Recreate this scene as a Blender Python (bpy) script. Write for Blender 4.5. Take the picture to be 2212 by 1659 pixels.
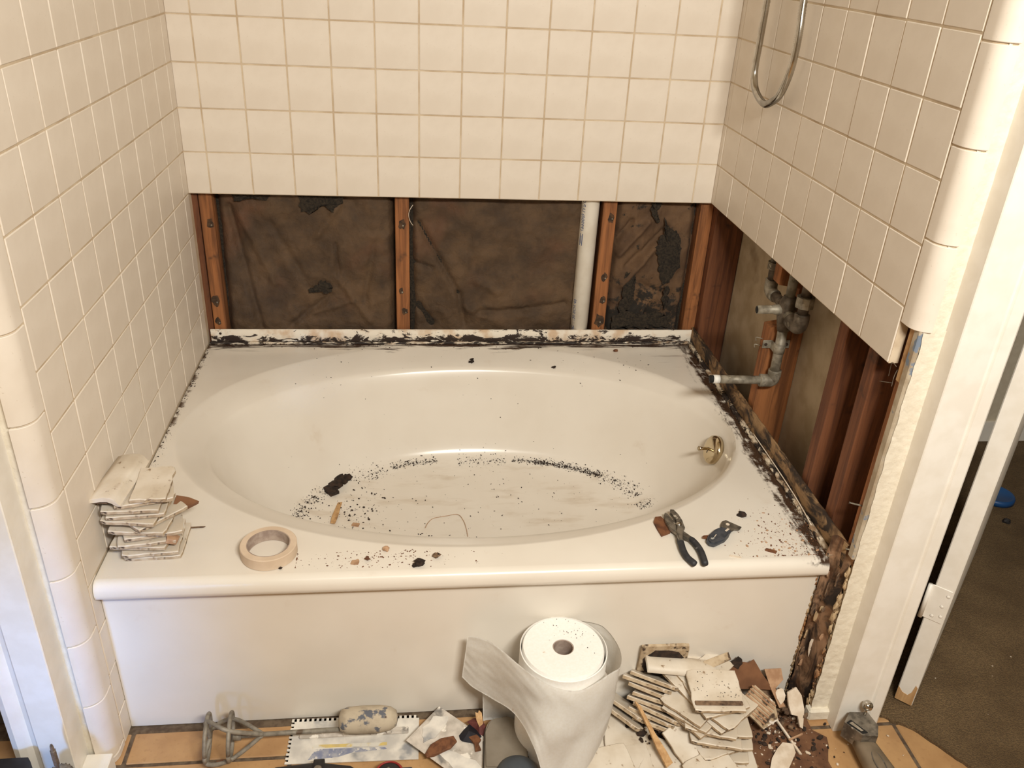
import bpy, bmesh, math, random
from mathutils import Vector, Matrix, noise as mn

# ------------------------------------------------------------------ clear
for o in list(bpy.data.objects):
    bpy.data.objects.remove(o, do_unlink=True)
S = bpy.context.scene
COL = S.collection
random.seed(7)

# ------------------------------------------------------------------ camera
cam_d = bpy.data.cameras.new('camera')
cam_d.sensor_fit = 'HORIZONTAL'
cam_d.sensor_width = 36.0
cam_d.lens = 29.685
cam_d.clip_start = 0.05
cam = bpy.data.objects.new('camera', cam_d)
COL.objects.link(cam)
Rm = Matrix(((0.9932254, 0.0061432, -0.1160411), (-0.1053331, 0.4693113, -0.8767279), (0.0490734, 0.8830114, 0.4667790)))
cam.matrix_world = Matrix.Translation((0.602, -2.341, 1.526)) @ Rm.to_4x4()
S.camera = cam

# ------------------------------------------------------------------ world, lights, exposure
W = bpy.data.worlds.new('world')
S.world = W
W.use_nodes = True
bg = W.node_tree.nodes['Background']
bg.inputs[0].default_value = (0.62, 0.74, 1.0, 1)
bg.inputs[1].default_value = 0.15

def area_light(name, loc, target, sx, sy, power, color, spread=180):
    d = bpy.data.lights.new(name, 'AREA')
    d.shape = 'RECTANGLE'
    d.size = sx
    d.size_y = sy
    d.energy = power
    d.color = color
    d.spread = math.radians(spread)
    o = bpy.data.objects.new(name, d)
    COL.objects.link(o)
    o.location = loc
    o.rotation_euler = (Vector(target) - Vector(loc)).to_track_quat('-Z', 'Y').to_euler()
    return o

# warm vanity bar on the wall to the right of the photographer, then an added ceiling fill and an added blue panel for daylight
area_light('vanity_light', (1.12, -2.60, 2.08), (0.80, -0.7, 0.5), 0.60, 0.18, 56.0, (1.0, 0.975, 0.895))
area_light('ceiling_fill', (0.3, -2.9, 2.38), (0.3, -2.9, 0.0), 0.5, 0.5, 5.0, (1.0, 0.955, 0.85))  # weak fill added overhead, no lamp is known there
area_light('daylight_standin', (-0.10, -2.75, 0.55), (-0.06, -1.05, 0.26), 0.16, 0.55, 0.55, (0.16, 0.42, 1.0), 22)  # panel added inside the room, its narrowed beam stands in for bluish daylight
area_light('bedroom_light', (2.6, -1.6, 2.3), (2.4, -0.8, 0.0), 0.5, 0.5, 2.2, (1.0, 0.90, 0.74))

S.view_settings.view_transform = 'Standard'
S.view_settings.look = 'None'
S.view_settings.exposure = -0.06
S.view_settings.gamma = 1.0
S.view_settings.use_curve_mapping = False

# ------------------------------------------------------------------ helpers
def lin(c):
    return tuple(((v / 255.0) / 12.92 if v / 255.0 <= 0.04045 else ((v / 255.0 + 0.055) / 1.055) ** 2.4) for v in c) + (1.0,)

class NT:
    def __init__(self, name):
        self.m = bpy.data.materials.new(name)
        self.m.use_nodes = True
        self.t = self.m.node_tree
        self.b = self.t.nodes['Principled BSDF']
        self.co = self.t.nodes.new('ShaderNodeTexCoord').outputs['Object']
    def n(self, ty, **k):
        x = self.t.nodes.new(ty)
        for a, v in k.items():
            setattr(x, a, v)
        return x
    def l(self, a, b):
        self.t.links.new(a, b)
    def val(self, node, i, v):
        if hasattr(v, 'is_linked') or isinstance(v, bpy.types.NodeSocket):
            self.l(v, node.inputs[i])
        else:
            node.inputs[i].default_value = v
    def noise(self, scale, detail=4, rough=0.55, vec=None, stretch=None, dist=0.0):
        v = vec or self.co
        if stretch:
            mp = self.n('ShaderNodeMapping')
            mp.inputs['Scale'].default_value = stretch
            self.l(v, mp.inputs['Vector'])
            v = mp.outputs[0]
        x = self.n('ShaderNodeTexNoise')
        x.inputs['Scale'].default_value = scale
        x.inputs['Detail'].default_value = detail
        x.inputs['Roughness'].default_value = rough
        x.inputs['Distortion'].default_value = dist
        self.l(v, x.inputs['Vector'])
        return x.outputs[0]
    def ramp(self, f, lo, hi):
        x = self.n('ShaderNodeMapRange')
        x.interpolation_type = 'SMOOTHSTEP'
        self.l(f, x.inputs[0])
        x.inputs[1].default_value = lo
        x.inputs[2].default_value = hi
        return x.outputs[0]
    def math(self, op, a, b=0.0):
        x = self.n('ShaderNodeMath', operation=op)
        self.val(x, 0, a)
        self.val(x, 1, b)
        return x.outputs[0]
    def mix(self, f, a, b):
        x = self.n('ShaderNodeMix', data_type='RGBA')
        self.val(x, 0, f)
        self.val(x, 6, a)
        self.val(x, 7, b)
        return x.outputs[2]
    def xyz(self):
        x = self.n('ShaderNodeSeparateXYZ')
        self.l(self.co, x.inputs[0])
        return x.outputs
    def finish(self, col, rough=0.5, metal=0.0, bump=None, bstr=0.2, bdist=0.002, spec=0.5):
        self.val(self.b, 'Base Color', col)
        self.val(self.b, 'Roughness', rough)
        self.b.inputs['Metallic'].default_value = metal
        self.b.inputs['Specular IOR Level'].default_value = spec
        if bump is not None:
            bp = self.n('ShaderNodeBump')
            bp.inputs['Strength'].default_value = bstr
            bp.inputs['Distance'].default_value = bdist
            self.l(bump, bp.inputs['Height'])
            self.l(bp.outputs[0], self.b.inputs['Normal'])
        return self.m

def mat_simple(name, c1, c2, scale=30, rough=0.5, metal=0.0, lo=0.35, hi=0.65, bstr=0.15, bdist=0.001, spots=(), stretch=None, spec=0.5):
    k = NT(name)
    nz = k.noise(scale, stretch=stretch)
    col = k.mix(k.ramp(nz, lo, hi), lin(c1), lin(c2))
    for (c, sc, a, b) in spots:
        col = k.mix(k.ramp(k.noise(sc), a, b), col, lin(c))
    return k.finish(col, rough, metal, nz, bstr, bdist, spec)

M = {}
M['tile'] = mat_simple('wall_tile_glaze', (228, 217, 203), (221, 209, 194), 9, 0.46, bstr=0.0, spots=[((210, 196, 178), 160, 0.66, 0.74)], spec=0.35)
k = NT('grout'); nz = k.noise(220)
M['grout'] = k.finish(k.mix(k.ramp(k.noise(14), 0.35, 0.65), lin((212, 194, 168)), lin((188, 166, 138))), 0.9, 0, nz, 0.3, 0.001)
M['plaster'] = mat_simple('painted_plaster', (226, 217, 199), (219, 209, 190), 60, 0.6, bstr=0.55, bdist=0.004)
M['paint'] = mat_simple('white_trim_paint', (238, 232, 222), (232, 225, 213), 20, 0.42, bstr=0.05)
M['wallpaint'] = mat_simple('cream_wall_paint', (206, 194, 172), (200, 187, 164), 50, 0.75, bstr=0.2)
M['drywall_back'] = mat_simple('grey_drywall_paper', (192, 174, 148), (174, 155, 128), 14, 0.9, bstr=0.1, spots=[((140, 120, 96), 5, 0.6, 0.75)])
M['dark'] = mat_simple('dark_room_shade', (96, 84, 68), (88, 76, 60), 10, 0.9)  # darkness of the unlit closet put into the surface colour

def wood(name, c1, c2, cdark, knots=True):
    k = NT(name)
    g = k.noise(70, 5, 0.6, stretch=(1.0, 1.0, 0.06), dist=0.6)
    col = k.mix(k.ramp(g, 0.35, 0.66), lin(c1), lin(c2))
    if knots:
        col = k.mix(k.ramp(k.noise(16, 3), 0.60, 0.74), col, lin(cdark))
    return k.finish(col, 0.75, 0, g, 0.3, 0.001)
M['stud'] = wood('stud_pine', (160, 102, 58), (112, 68, 36), (58, 40, 27))
M['stud_red_shade'] = wood('stud_red_shaded', (122, 74, 44), (88, 50, 29), (60, 38, 25))  # darker copy of the stud wood, shade put into its colour
M['wood_stain'] = mat_simple('dark_wood_stain', (84, 60, 40), (50, 37, 27), 90, 0.9, bstr=0.3)
M['wood_pale'] = wood('pale_split_wood', (205, 166, 118), (178, 136, 90), (120, 84, 54))
M['wood_rust'] = wood('rust_brown_wood', (122, 78, 48), (92, 54, 32), (60, 38, 24))

k = NT('insulation_paper')
n1 = k.noise(9, 6, 0.6); n2 = k.noise(90, 3, 0.6)
col = k.mix(k.ramp(n1, 0.3, 0.7), lin((96, 73, 50)), lin((62, 46, 31)))
col = k.mix(k.ramp(k.noise(4.0, 3), 0.52, 0.72), col, lin((104, 70, 48)))
col = k.mix(k.math('MULTIPLY', k.ramp(k.noise(26, 4), 0.62, 0.75), 0.5), col, lin((58, 46, 36)))
M['kraft'] = k.finish(col, 0.8, 0, k.math('ADD', n2, k.math('MULTIPLY', k.noise(24, 5, 0.6, dist=1.2), 2.0)), 0.5, 0.004)
k = NT('insulation_paper_mouldy')
X, Y, Z = k.xyz()
n1 = k.noise(9, 6, 0.6); n2 = k.noise(30, 6, 0.7)
col = k.mix(k.ramp(n1, 0.3, 0.7), lin((112, 84, 58)), lin((80, 58, 40)))
f = k.math('ADD', n2, k.math('MULTIPLY', k.ramp(Z, 0.26, 0.08), 0.20))
col = k.mix(k.ramp(f, 0.58, 0.68), col, lin((40, 33, 26)))
M['kraft_mould'] = k.finish(col, 0.85, 0, n2, 0.6, 0.004)
M['fibre'] = mat_simple('exposed_insulation_fibre', (56, 47, 36), (33, 27, 21), 160, 1.0, bstr=0.9, bdist=0.004)

# tub acrylic with the dirt where the wall panels were torn off
k = NT('tub_acrylic')
X, Y, Z = k.xyz()
white = k.mix(k.ramp(k.noise(5, 3), 0.3, 0.7), lin((230, 222, 210)), lin((225, 216, 203)))
stx = k.noise(60, 5, 0.65, stretch=(0.10, 1.0, 1.0), dist=0.4)
sty = k.noise(60, 5, 0.65, stretch=(1.0, 0.16, 1.0), dist=0.6)
blot = k.noise(38, 6, 0.7)
deck = k.ramp(Z, 0.398, 0.410)
bk = k.math('MULTIPLY', k.ramp(Y, -0.045, 0.020), deck)
f1 = k.ramp(k.math('ADD', stx, k.math('MULTIPLY', bk, 0.30)), 0.61, 0.74)
f1 = k.math('MULTIPLY', f1, k.ramp(Y, -0.055, -0.02))
rg = k.math('MULTIPLY', k.ramp(X, 1.405, 1.478), deck)
f2 = k.ramp(k.math('ADD', k.math('MULTIPLY', k.math('ADD', sty, blot), 0.5), k.math('MULTIPLY', rg, 0.26)), 0.54, 0.68)
f2 = k.math('MULTIPLY', f2, k.math('MULTIPLY', k.ramp(X, 1.40, 1.43), deck))
lf = k.math('MULTIPLY', k.ramp(X, 0.022, 0.002), k.math('MULTIPLY', deck, k.ramp(Y, -0.70, -0.55)))
f3 = k.math('MULTIPLY', k.ramp(k.math('ADD', blot, k.math('MULTIPLY', lf, 0.16)), 0.60, 0.70), lf)
cor = k.math('MULTIPLY', k.ramp(X, 1.10, 1.42), k.math('MULTIPLY', k.ramp(Y, -0.25, 0.0), deck))
f4 = k.math('MULTIPLY', k.math('MULTIPLY', k.ramp(stx, 0.58, 0.70), cor), 0.55)
floorf = k.math('MULTIPLY', k.math('MULTIPLY', k.ramp(Z, 0.145, 0.115), k.ramp(Y, -0.99, -0.93)), k.math('MULTIPLY', k.ramp(k.noise(20, 5, 0.6, stretch=(0.3, 1, 1)), 0.5, 0.72), 0.35))
col = k.mix(floorf, white, lin((176, 150, 116)))
sm = k.math('MULTIPLY', k.ramp(k.noise(11, 5, 0.65), 0.62, 0.8), 0.18)
col = k.mix(sm, col, lin((190, 162, 128)))
col = k.mix(f4, col, lin((110, 76, 52)))
col = k.mix(f1, col, lin((60, 42, 32)))
col = k.mix(f2, col, lin((64, 46, 34)))
col = k.mix(f3, col, lin((84, 62, 46)))
M['tub'] = k.finish(col, 0.22, 0, None)

def dirty(name, white, tan, dark, sc, lo, hi, st):
    k = NT(name)
    a = k.noise(sc, 6, 0.7, stretch=st, dist=0.8)
    b = k.noise(sc * 0.6, 5, 0.65)
    col = k.mix(k.ramp(b, 0.45, 0.62), lin(white), lin(tan))
    col = k.mix(k.ramp(a, lo, hi), col, lin(dark))
    return k.finish(col, 0.7, 0, a, 0.5, 0.003)
k = NT('grimy_flange_back')
X, Y, Z = k.xyz()
a = k.noise(30, 6, 0.72, stretch=(0.45, 1, 1.0), dist=0.8)
lowf = k.ramp(Z, 0.452, 0.426)
col = k.mix(k.ramp(k.noise(16, 5), 0.45, 0.65), lin((232, 222, 206)), lin((206, 178, 148)))
side = k.ramp(X, 0.25, 0.75)
f = k.math('ADD', a, k.math('ADD', k.math('MULTIPLY', lowf, 0.13), k.math('MULTIPLY', side, 0.035)))
col = k.mix(k.ramp(f, 0.585, 0.625), col, lin((48, 34, 27)))
M['flange_back'] = k.finish(col, 0.7, 0, a, 0.5, 0.003)
M['flange_right'] = dirty('grimy_flange_right', (150, 118, 82), (96, 70, 46), (44, 32, 24), 26, 0.44, 0.58, (1, 0.4, 1.0))
M['caulk'] = dirty('old_caulk_strip', (222, 208, 188), (176, 150, 122), (40, 29, 23), 40, 0.43, 0.50, (0.30, 1, 1))
M['caulk_r'] = dirty('old_caulk_strip_right', (214, 198, 174), (140, 112, 84), (40, 29, 23), 34, 0.45, 0.53, (1, 0.5, 1))
M['rot'] = dirty('rotted_board', (150, 116, 88), (100, 68, 44), (38, 26, 19), 20, 0.42, 0.60, (1, 1, 0.35))
M['rot2'] = dirty('rotted_board_edge', (190, 164, 128), (150, 104, 64), (62, 42, 28), 30, 0.50, 0.62, (1, 1, 0.4))
M['backer'] = mat_simple('bare_wall_edge', (186, 172, 150), (160, 142, 118), 22, 0.9, spots=[((118, 130, 146), 26, 0.60, 0.66)])

k = NT('floor_tile'); nz = k.noise(12, 5); nf = k.noise(90, 4)
X, Y, Z = k.xyz()
col = k.mix(k.ramp(nz, 0.3, 0.7), lin((190, 150, 104)), lin((170, 130, 88)))
col = k.mix(k.math('MULTIPLY', k.ramp(nf, 0.55, 0.75), 0.4), col, lin((150, 110, 70)))
M['floor_tile'] = k.finish(col, 0.42, 0, nf, 0.08, 0.001)
M['floor_grout'] = mat_simple('floor_grout', (108, 92, 74), (80, 64, 50), 60, 0.95, bstr=0.4)
M['dirt_film'] = mat_simple('brown_dirt_film', (118, 82, 56), (92, 60, 40), 26, 0.9, bstr=0.5, bdist=0.003, spots=[((170, 136, 100), 60, 0.62, 0.68), ((54, 38, 26), 34, 0.60, 0.68)])
k = NT('carpet_pile'); nz = k.noise(6, 5); nf = k.noise(300, 3)
col = k.mix(k.ramp(nz, 0.3, 0.7), lin((128, 104, 72)), lin((100, 78, 50)))
col = k.mix(k.math('MULTIPLY', k.ramp(nf, 0.4, 0.6), 0.5), col, lin((70, 54, 38)))
M['carpet'] = k.finish(col, 1.0, 0, nf, 1.0, 0.006)

M['glaze'] = mat_simple('loose_tile_glaze', (222, 211, 195), (206, 192, 172), 14, 0.5, spots=[((150, 122, 94), 17, 0.62, 0.76), ((150, 126, 100), 60, 0.66, 0.74)])
M['biscuit'] = mat_simple('tile_biscuit', (196, 176, 148), (164, 140, 110), 40, 0.9, bstr=0.4, bdist=0.002, spots=[((70, 52, 38), 55, 0.54, 0.66), ((218, 208, 196), 36, 0.62, 0.7)])
M['mortar'] = mat_simple('mortar_residue', (132, 106, 82), (80, 60, 45), 60, 0.95, bstr=0.9, bdist=0.004, spots=[((48, 36, 28), 45, 0.58, 0.66)])
M['mud'] = mat_simple('dark_damp_dirt', (58, 42, 32), (34, 24, 18), 90, 0.95, bstr=0.8, bdist=0.003)
M['chip'] = mat_simple('white_plaster_chip', (226, 212, 194), (208, 190, 168), 40, 0.9, bstr=0.3)
M['tan_chip'] = mat_simple('tan_chip', (186, 150, 118), (160, 122, 92), 50, 0.9)
M['card'] = mat_simple('brown_paperboard', (132, 90, 60), (112, 74, 48), 20, 0.85, bstr=0.3)
M['galv'] = mat_simple('galvanised_pipe', (164, 156, 140), (116, 108, 94), 45, 0.55, 0.35, spots=[((62, 50, 40), 30, 0.58, 0.68), ((176, 168, 150), 60, 0.64, 0.7)])
M['galv_dk'] = mat_simple('tarnished_fitting', (108, 96, 82), (72, 62, 51), 50, 0.6, 0.3, spots=[((120, 110, 94), 40, 0.6, 0.7)])
M['teflon'] = mat_simple('white_thread_tape', (240, 238, 232), (226, 222, 214), 30, 0.6)
M['black'] = mat_simple('black_hole', (22, 20, 18), (14, 12, 11), 30, 0.8)
M['chrome'] = mat_simple('chrome', (200, 196, 188), (180, 174, 164), 40, 0.16, 1.0, bstr=0.0)
M['brass'] = mat_simple('polished_brass', (206, 192, 164), (190, 172, 140), 10, 0.14, 1.0, bstr=0.0)
M['pvc'] = mat_simple('white_pvc', (236, 228, 214), (226, 216, 200), 16, 0.4, bstr=0.02)
M['blueink'] = mat_simple('blue_print_ink', (44, 78, 132), (36, 62, 112), 60, 0.7)
M['tape'] = mat_simple('masking_tape', (216, 194, 170), (206, 183, 158), 24, 0.75, bstr=0.1)
M['core'] = mat_simple('card_core', (176, 158, 144), (150, 130, 118), 50, 0.9)
M['towel'] = mat_simple('paper_towel', (246, 243, 238), (243, 239, 232), 200, 0.95, bstr=0.25, bdist=0.001, spots=[((196, 160, 128), 28, 0.72, 0.78)])
M['steel'] = mat_simple('worn_steel', (150, 142, 130), (104, 98, 90), 60, 0.42, 0.7, spots=[((226, 218, 206), 40, 0.64, 0.7)])
M['grip'] = mat_simple('black_rubber_grip', (54, 54, 56), (38, 38, 42), 50, 0.6, spots=[((140, 140, 138), 46, 0.64, 0.72)])
M['bluegrip'] = mat_simple('dark_blue_grip', (74, 76, 82), (54, 57, 64), 60, 0.5, spots=[((190, 188, 180), 60, 0.66, 0.7)])
M['mortar_steel'] = mat_simple('mortar_coated_steel', (214, 204, 192), (176, 166, 154), 26, 0.8, 0.0, spots=[((122, 118, 114), 14, 0.56, 0.66), ((238, 230, 218), 30, 0.58, 0.64), ((104, 80, 58), 50, 0.70, 0.74)], bstr=0.5)
M['mortar_white'] = mat_simple('white_mortar_film', (232, 225, 214), (200, 194, 186), 20, 0.85, bstr=0.4, spots=[((150, 150, 152), 12, 0.58, 0.70)])
M['mortar_grip'] = mat_simple('mortar_caked_grip', (190, 176, 154), (158, 144, 124), 22, 0.9, bstr=0.6, bdist=0.003, spots=[((98, 100, 108), 34, 0.56, 0.62), ((232, 222, 206), 22, 0.66, 0.7), ((88, 64, 46), 40, 0.66, 0.7)])
M['greysteel'] = mat_simple('grey_mixer_rod', (150, 142, 128), (118, 110, 98), 50, 0.6, 0.2, spots=[((92, 74, 56), 26, 0.62, 0.7)])
M['yellow'] = mat_simple('faded_yellow_label', (222, 196, 120), (206, 184, 130), 60, 0.7, spots=[((224, 218, 206), 30, 0.5, 0.6)])
M['bluefade'] = mat_simple('faded_blue_label', (130, 136, 160), (168, 168, 176), 70, 0.7, spots=[((222, 216, 206), 50, 0.52, 0.6), ((62, 74, 124), 60, 0.64, 0.68)])
M['grey_plastic'] = mat_simple('grey_plastic', (138, 128, 114), (126, 116, 102), 20, 0.55)
M['taupe'] = mat_simple('taupe_painted_metal', (126, 110, 90), (104, 90, 72), 20, 0.5)
M['grey_dk'] = mat_simple('grey_plastic_rim', (96, 90, 82), (84, 78, 70), 20, 0.55)
M['slate'] = mat_simple('slate_blue_plastic', (74, 80, 86), (62, 68, 76), 12, 0.5)
M['red'] = mat_simple('faded_red_wrap', (156, 92, 84), (122, 66, 62), 40, 0.6)
M['navy'] = mat_simple('navy_wrap', (54, 52, 60), (42, 42, 52), 40, 0.6, spots=[((214, 206, 184), 36, 0.64, 0.68)])
M['blackplastic'] = mat_simple('black_tool_plastic', (36, 33, 34), (24, 22, 24), 40, 0.55)
M['redplastic'] = mat_simple('red_tool_ring', (150, 44, 38), (122, 34, 30), 30, 0.5)
M['blue'] = mat_simple('bright_blue_plastic', (34, 84, 140), (28, 72, 124), 10, 0.45)

def empty(name, loc, rz=0.0):
    o = bpy.data.objects.new(name, None)
    o.empty_display_size = 0.05
    COL.objects.link(o)
    o.location = loc
    o.rotation_euler = (0, 0, rz)
    return o

def tag(o, label=None, cat=None, group=None, kind=None):
    if label: o['label'] = label
    if cat: o['category'] = cat
    if group: o['group'] = group
    if kind: o['kind'] = kind
    return o

def build(name, bm, m, parent=None, smooth=False, loc=None, rot=None):
    me = bpy.data.meshes.new(name)
    bmesh.ops.recalc_face_normals(bm, faces=bm.faces[:])
    bm.to_mesh(me)
    bm.free()
    for mm in (m if isinstance(m, (list, tuple)) else [m]):
        me.materials.append(mm)
    if smooth:
        for p in me.polygons: p.use_smooth = True
    o = bpy.data.objects.new(name, me)
    COL.objects.link(o)
    if parent: o.parent = parent
    if loc: o.location = loc
    if rot: o.rotation_euler = rot
    return o

def inst(name, me, parent, loc, rot=(0, 0, 0), sc=None):
    o = bpy.data.objects.new(name, me)
    COL.objects.link(o)
    if parent: o.parent = parent
    o.location = loc
    o.rotation_euler = rot
    if sc: o.scale = sc
    return o

def bx(bm, x0, x1, y0, y1, z0, z1, bev=0.0, seg=1):
    r = bmesh.ops.create_cube(bm, size=1.0)
    vs = r['verts']
    for v in vs:
        v.co = Vector(((x0 + x1) / 2 + v.co.x * (x1 - x0), (y0 + y1) / 2 + v.co.y * (y1 - y0), (z0 + z1) / 2 + v.co.z * (z1 - z0)))
    if bev > 0:
        es = list({e for v in vs for e in v.link_edges})
        bmesh.ops.bevel(bm, geom=es, offset=bev, segments=seg, profile=0.5, affect='EDGES')
    return bm

def box(name, x0, x1, y0, y1, z0, z1, m, parent=None, bev=0.0, seg=1, smooth=False):
    return build(name, bx(bmesh.new(), x0, x1, y0, y1, z0, z1, bev, seg), m, parent, smooth)

def prism(bm, pts, h0, h1, axis='z'):
    def P(a, b, h):
        return {'z': (a, b, h), 'y': (a, h, b), 'x': (h, a, b)}[axis]
    lo = [bm.verts.new(P(a, b, h0)) for a, b in pts]
    hi = [bm.verts.new(P(a, b, h1)) for a, b in pts]
    n = len(pts)
    for i in range(n):
        bm.faces.new((lo[i], lo[(i + 1) % n], hi[(i + 1) % n], hi[i]))
    bm.faces.new(lo[::-1])
    bm.faces.new(hi)
    return bm

def tube(bm, pts, r, n=12, caps=True):
    pts = [Vector(p) for p in pts]
    rings = []
    up = None
    for i, p in enumerate(pts):
        t = (pts[min(i + 1, len(pts) - 1)] - pts[max(i - 1, 0)]).normalized()
        if up is None:
            up = Vector((0, 0, 1)) if abs(t.z) < 0.9 else Vector((1, 0, 0))
        a = (up - t * up.dot(t)).normalized()
        up = a
        b = t.cross(a)
        rr = r[i] if isinstance(r, (list, tuple)) else r
        rings.append([bm.verts.new(p + (a * math.cos(2 * math.pi * j / n) + b * math.sin(2 * math.pi * j / n)) * rr) for j in range(n)])
    for q in range(len(rings) - 1):
        for j in range(n):
            bm.faces.new((rings[q][j], rings[q][(j + 1) % n], rings[q + 1][(j + 1) % n], rings[q + 1][j]))
    if caps:
        bm.faces.new(rings[0][::-1])
        bm.faces.new(rings[-1])
    return bm

def lathe(bm, prof, n=32, close=False):
    rings = []
    for (r, z) in prof:
        rings.append([bm.verts.new((r * math.cos(2 * math.pi * j / n), r * math.sin(2 * math.pi * j / n), z)) for j in range(n)])
    m = len(rings)
    for q in range(m if close else m - 1):
        a, b = rings[q], rings[(q + 1) % m]
        for j in range(n):
            bm.faces.new((a[j], a[(j + 1) % n], b[(j + 1) % n], b[j]))
    if not close:
        if prof[0][0] > 1e-6: bm.faces.new(rings[0][::-1])
        if prof[-1][0] > 1e-6: bm.faces.new(rings[-1])
    bmesh.ops.remove_doubles(bm, verts=bm.verts[:], dist=1e-6)
    return bm

def catmull(pts, k=8):
    pts = [Vector(p) for p in pts]
    P = [pts[0]] + pts + [pts[-1]]
    out = []
    for i in range(1, len(P) - 2):
        for s in range(k):
            t = s / k
            a, b, c, d = P[i - 1], P[i], P[i + 1], P[i + 2]
            out.append(0.5 * ((2 * b) + (c - a) * t + (2 * a - 5 * b + 4 * c - d) * t * t + (3 * b - a - 3 * c + d) * t ** 3))
    out.append(pts[-1])
    return out

def lump(bm, c, r, sc=(1, 1, 1), jit=0.3, sub=1):
    q = bmesh.ops.create_icosphere(bm, subdivisions=sub, radius=1.0)
    ph = random.random() * 50
    for v in q['verts']:
        d = 1 + jit * mn.noise(v.co * 1.7 + Vector((ph, ph, ph))) * 1.6
        v.co = Vector(c) + Vector((v.co.x * sc[0], v.co.y * sc[1], v.co.z * sc[2])) * (r * d)
    return bm

def blob(n, rx, ry, jit, seed):
    rnd = random.Random(seed)
    return [(math.cos(2 * math.pi * i / n) * rx * (1 + rnd.uniform(-jit, jit)), math.sin(2 * math.pi * i / n) * ry * (1 + rnd.uniform(-jit, jit))) for i in range(n)]

# ================================================================== STRUCTURE
P = 0.1125           # tile pitch
G = 0.0030           # joint width
Z0 = 0.870           # a horizontal joint
XR = 1.466           # right tile face (left tile face is x = 0, back tile face is y = 0)
_tm = {}
def tile_mesh(w, h, m='tile', t=0.008):
    key = (round(w, 4), round(h, 4), m)
    if key not in _tm:
        bm = bx(bmesh.new(), -w / 2, w / 2, 0, t, -h / 2, h / 2, 0.0016, 1)
        me = bpy.data.meshes.new('tile')
        bmesh.ops.recalc_face_normals(bm, faces=bm.faces[:])
        bm.to_mesh(me); bm.free()
        me.materials.append(M[m])
        _tm[key] = me
    return _tm[key]
rt = random.Random(3)
def wall_tile(parent, kind, a0, a1, z0, z1):
    w, h = a1 - a0 - G, z1 - z0 - G
    c, zc = (a0 + a1) / 2, (z0 + z1) / 2
    j = rt.uniform(-0.0005, 0.0005)
    tx, tz = rt.uniform(-0.004, 0.004), rt.uniform(-0.004, 0.004)
    if kind == 'back': inst('tile', tile_mesh(w, h), parent, (c, j, zc), (tx, 0, tz))
    if kind == 'left': inst('tile', tile_mesh(w, h), parent, (j, c, zc), (tx, 0, math.pi / 2 + tz))
    if kind == 'right': inst('tile', tile_mesh(w, h), parent, (XR + j, c, zc), (tx, 0, -math.pi / 2 + tz))

ROWS = [Z0 + r * P for r in range(0, 9)]
# --- back wall
wb = tag(box('wall_back', -0.02, XR + 0.02, 0.0014, 0.024, Z0 + 0.001, 2.44, M['grout']), kind='structure')
xs = [-0.002] + [0.52471478 * P + i * P for i in range(13)] + [XR + 0.002]
for r in range(8):
    for i in range(len(xs) - 1):
        wall_tile(wb, 'back', xs[i], xs[i + 1], ROWS[r], ROWS[r + 1])
box('upper_wall', 0.0, XR, -0.004, 0.003, ROWS[8], 2.44, M['wallpaint'], wb)
box('sheathing', -0.1, 1.62, 0.121, 0.135, 0.0, 2.44, M['fibre'], wb)
# studs of the back wall
for (x0, x1, m, tilt) in ((-0.024, 0.0135, 'stud_red_shade', 0), (0.016, 0.052, 'stud', 0.0), (0.553, 0.593, 'stud', 0), (1.156, 1.197, 'stud', 0), (1.449, 1.4885, 'stud', 0)):
    box('stud', x0, x1, 0.030, 0.119, 0.02, 2.40, M[m], wb, 0.002)
# torn backing paper along the lower cut edge
bm = bmesh.new()
rr = random.Random(5)
x = 0.05
while x < 1.43:
    w = rr.uniform(0.02, 0.07)
    d = rr.uniform(0.002, 0.012)
    bm2 = [(x, Z0 + 0.004), (x + w * 0.3, Z0 + 0.002 - d * 0.7), (x + w * 0.55, Z0 + 0.002 - d), (x + w, Z0 + 0.004)]
    prism(bm, bm2, 0.0235, 0.0255, 'y')
    x += w + rr.uniform(0.04, 0.16)
build('torn_paper_edge', bm, M['mortar'], wb)
# nails and black rot marks on the studs
def nail_mark(x, z, r, seed):
    bm = bmesh.new(); prism(bm, [(x + a, z + b) for a, b in blob(12, r, r * 1.5, 0.3, seed)], 0.0292, 0.0302, 'y')
    build('rust_stain', bm, M['wood_stain'], wb)
    bm = bmesh.new(); lump(bm, (x + 0.003, 0.0285, z - 0.004), 0.0032); build('nail_head', bm, M['galv'], wb, True)
for i, (x, z, r) in enumerate(((0.040, 0.778, 0.012), (0.030, 0.545, 0.014), (0.572, 0.785, 0.013), (0.568, 0.58, 0.008), (0.578, 0.515, 0.010), (1.182, 0.815, 0.012), (1.180, 0.63, 0.010), (1.183, 0.555, 0.011), (1.178, 0.485, 0.018), (0.030, 0.48, 0.010))):
    nail_mark(x, z, r * 0.85, 40 + i)

# --- left wall
wl = tag(box('wall_left', -0.024, -0.0014, -1.080, 0.03, 0.0, 2.44, M['grout']), kind='structure')
ys = [-9.43115 * P + i * P for i in range(10)] + [0.002]
LR = [Z0 + r * P for r in range(-4, 9)]
for r in range(len(LR) - 1):
    for i in range(len(ys) - 1):
        wall_tile(wl, 'left', ys[i], ys[i + 1], LR[r], LR[r + 1])
zz = [0.0] + [Z0 + r * P for r in range(-7, -3)]
for i in range(len(zz) - 1):
    wall_tile(wl, 'left', -9.43115 * P, -1.0165, zz[i], zz[i + 1])
box('upper_wall', -0.003, 0.004, -1.07, 0.0, LR[-1], 2.44, M['wallpaint'], wl)
box('wall_body', -0.12, -0.024, -1.10, 0.03, 0.0, 2.44, M['dark'], wl)

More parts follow.
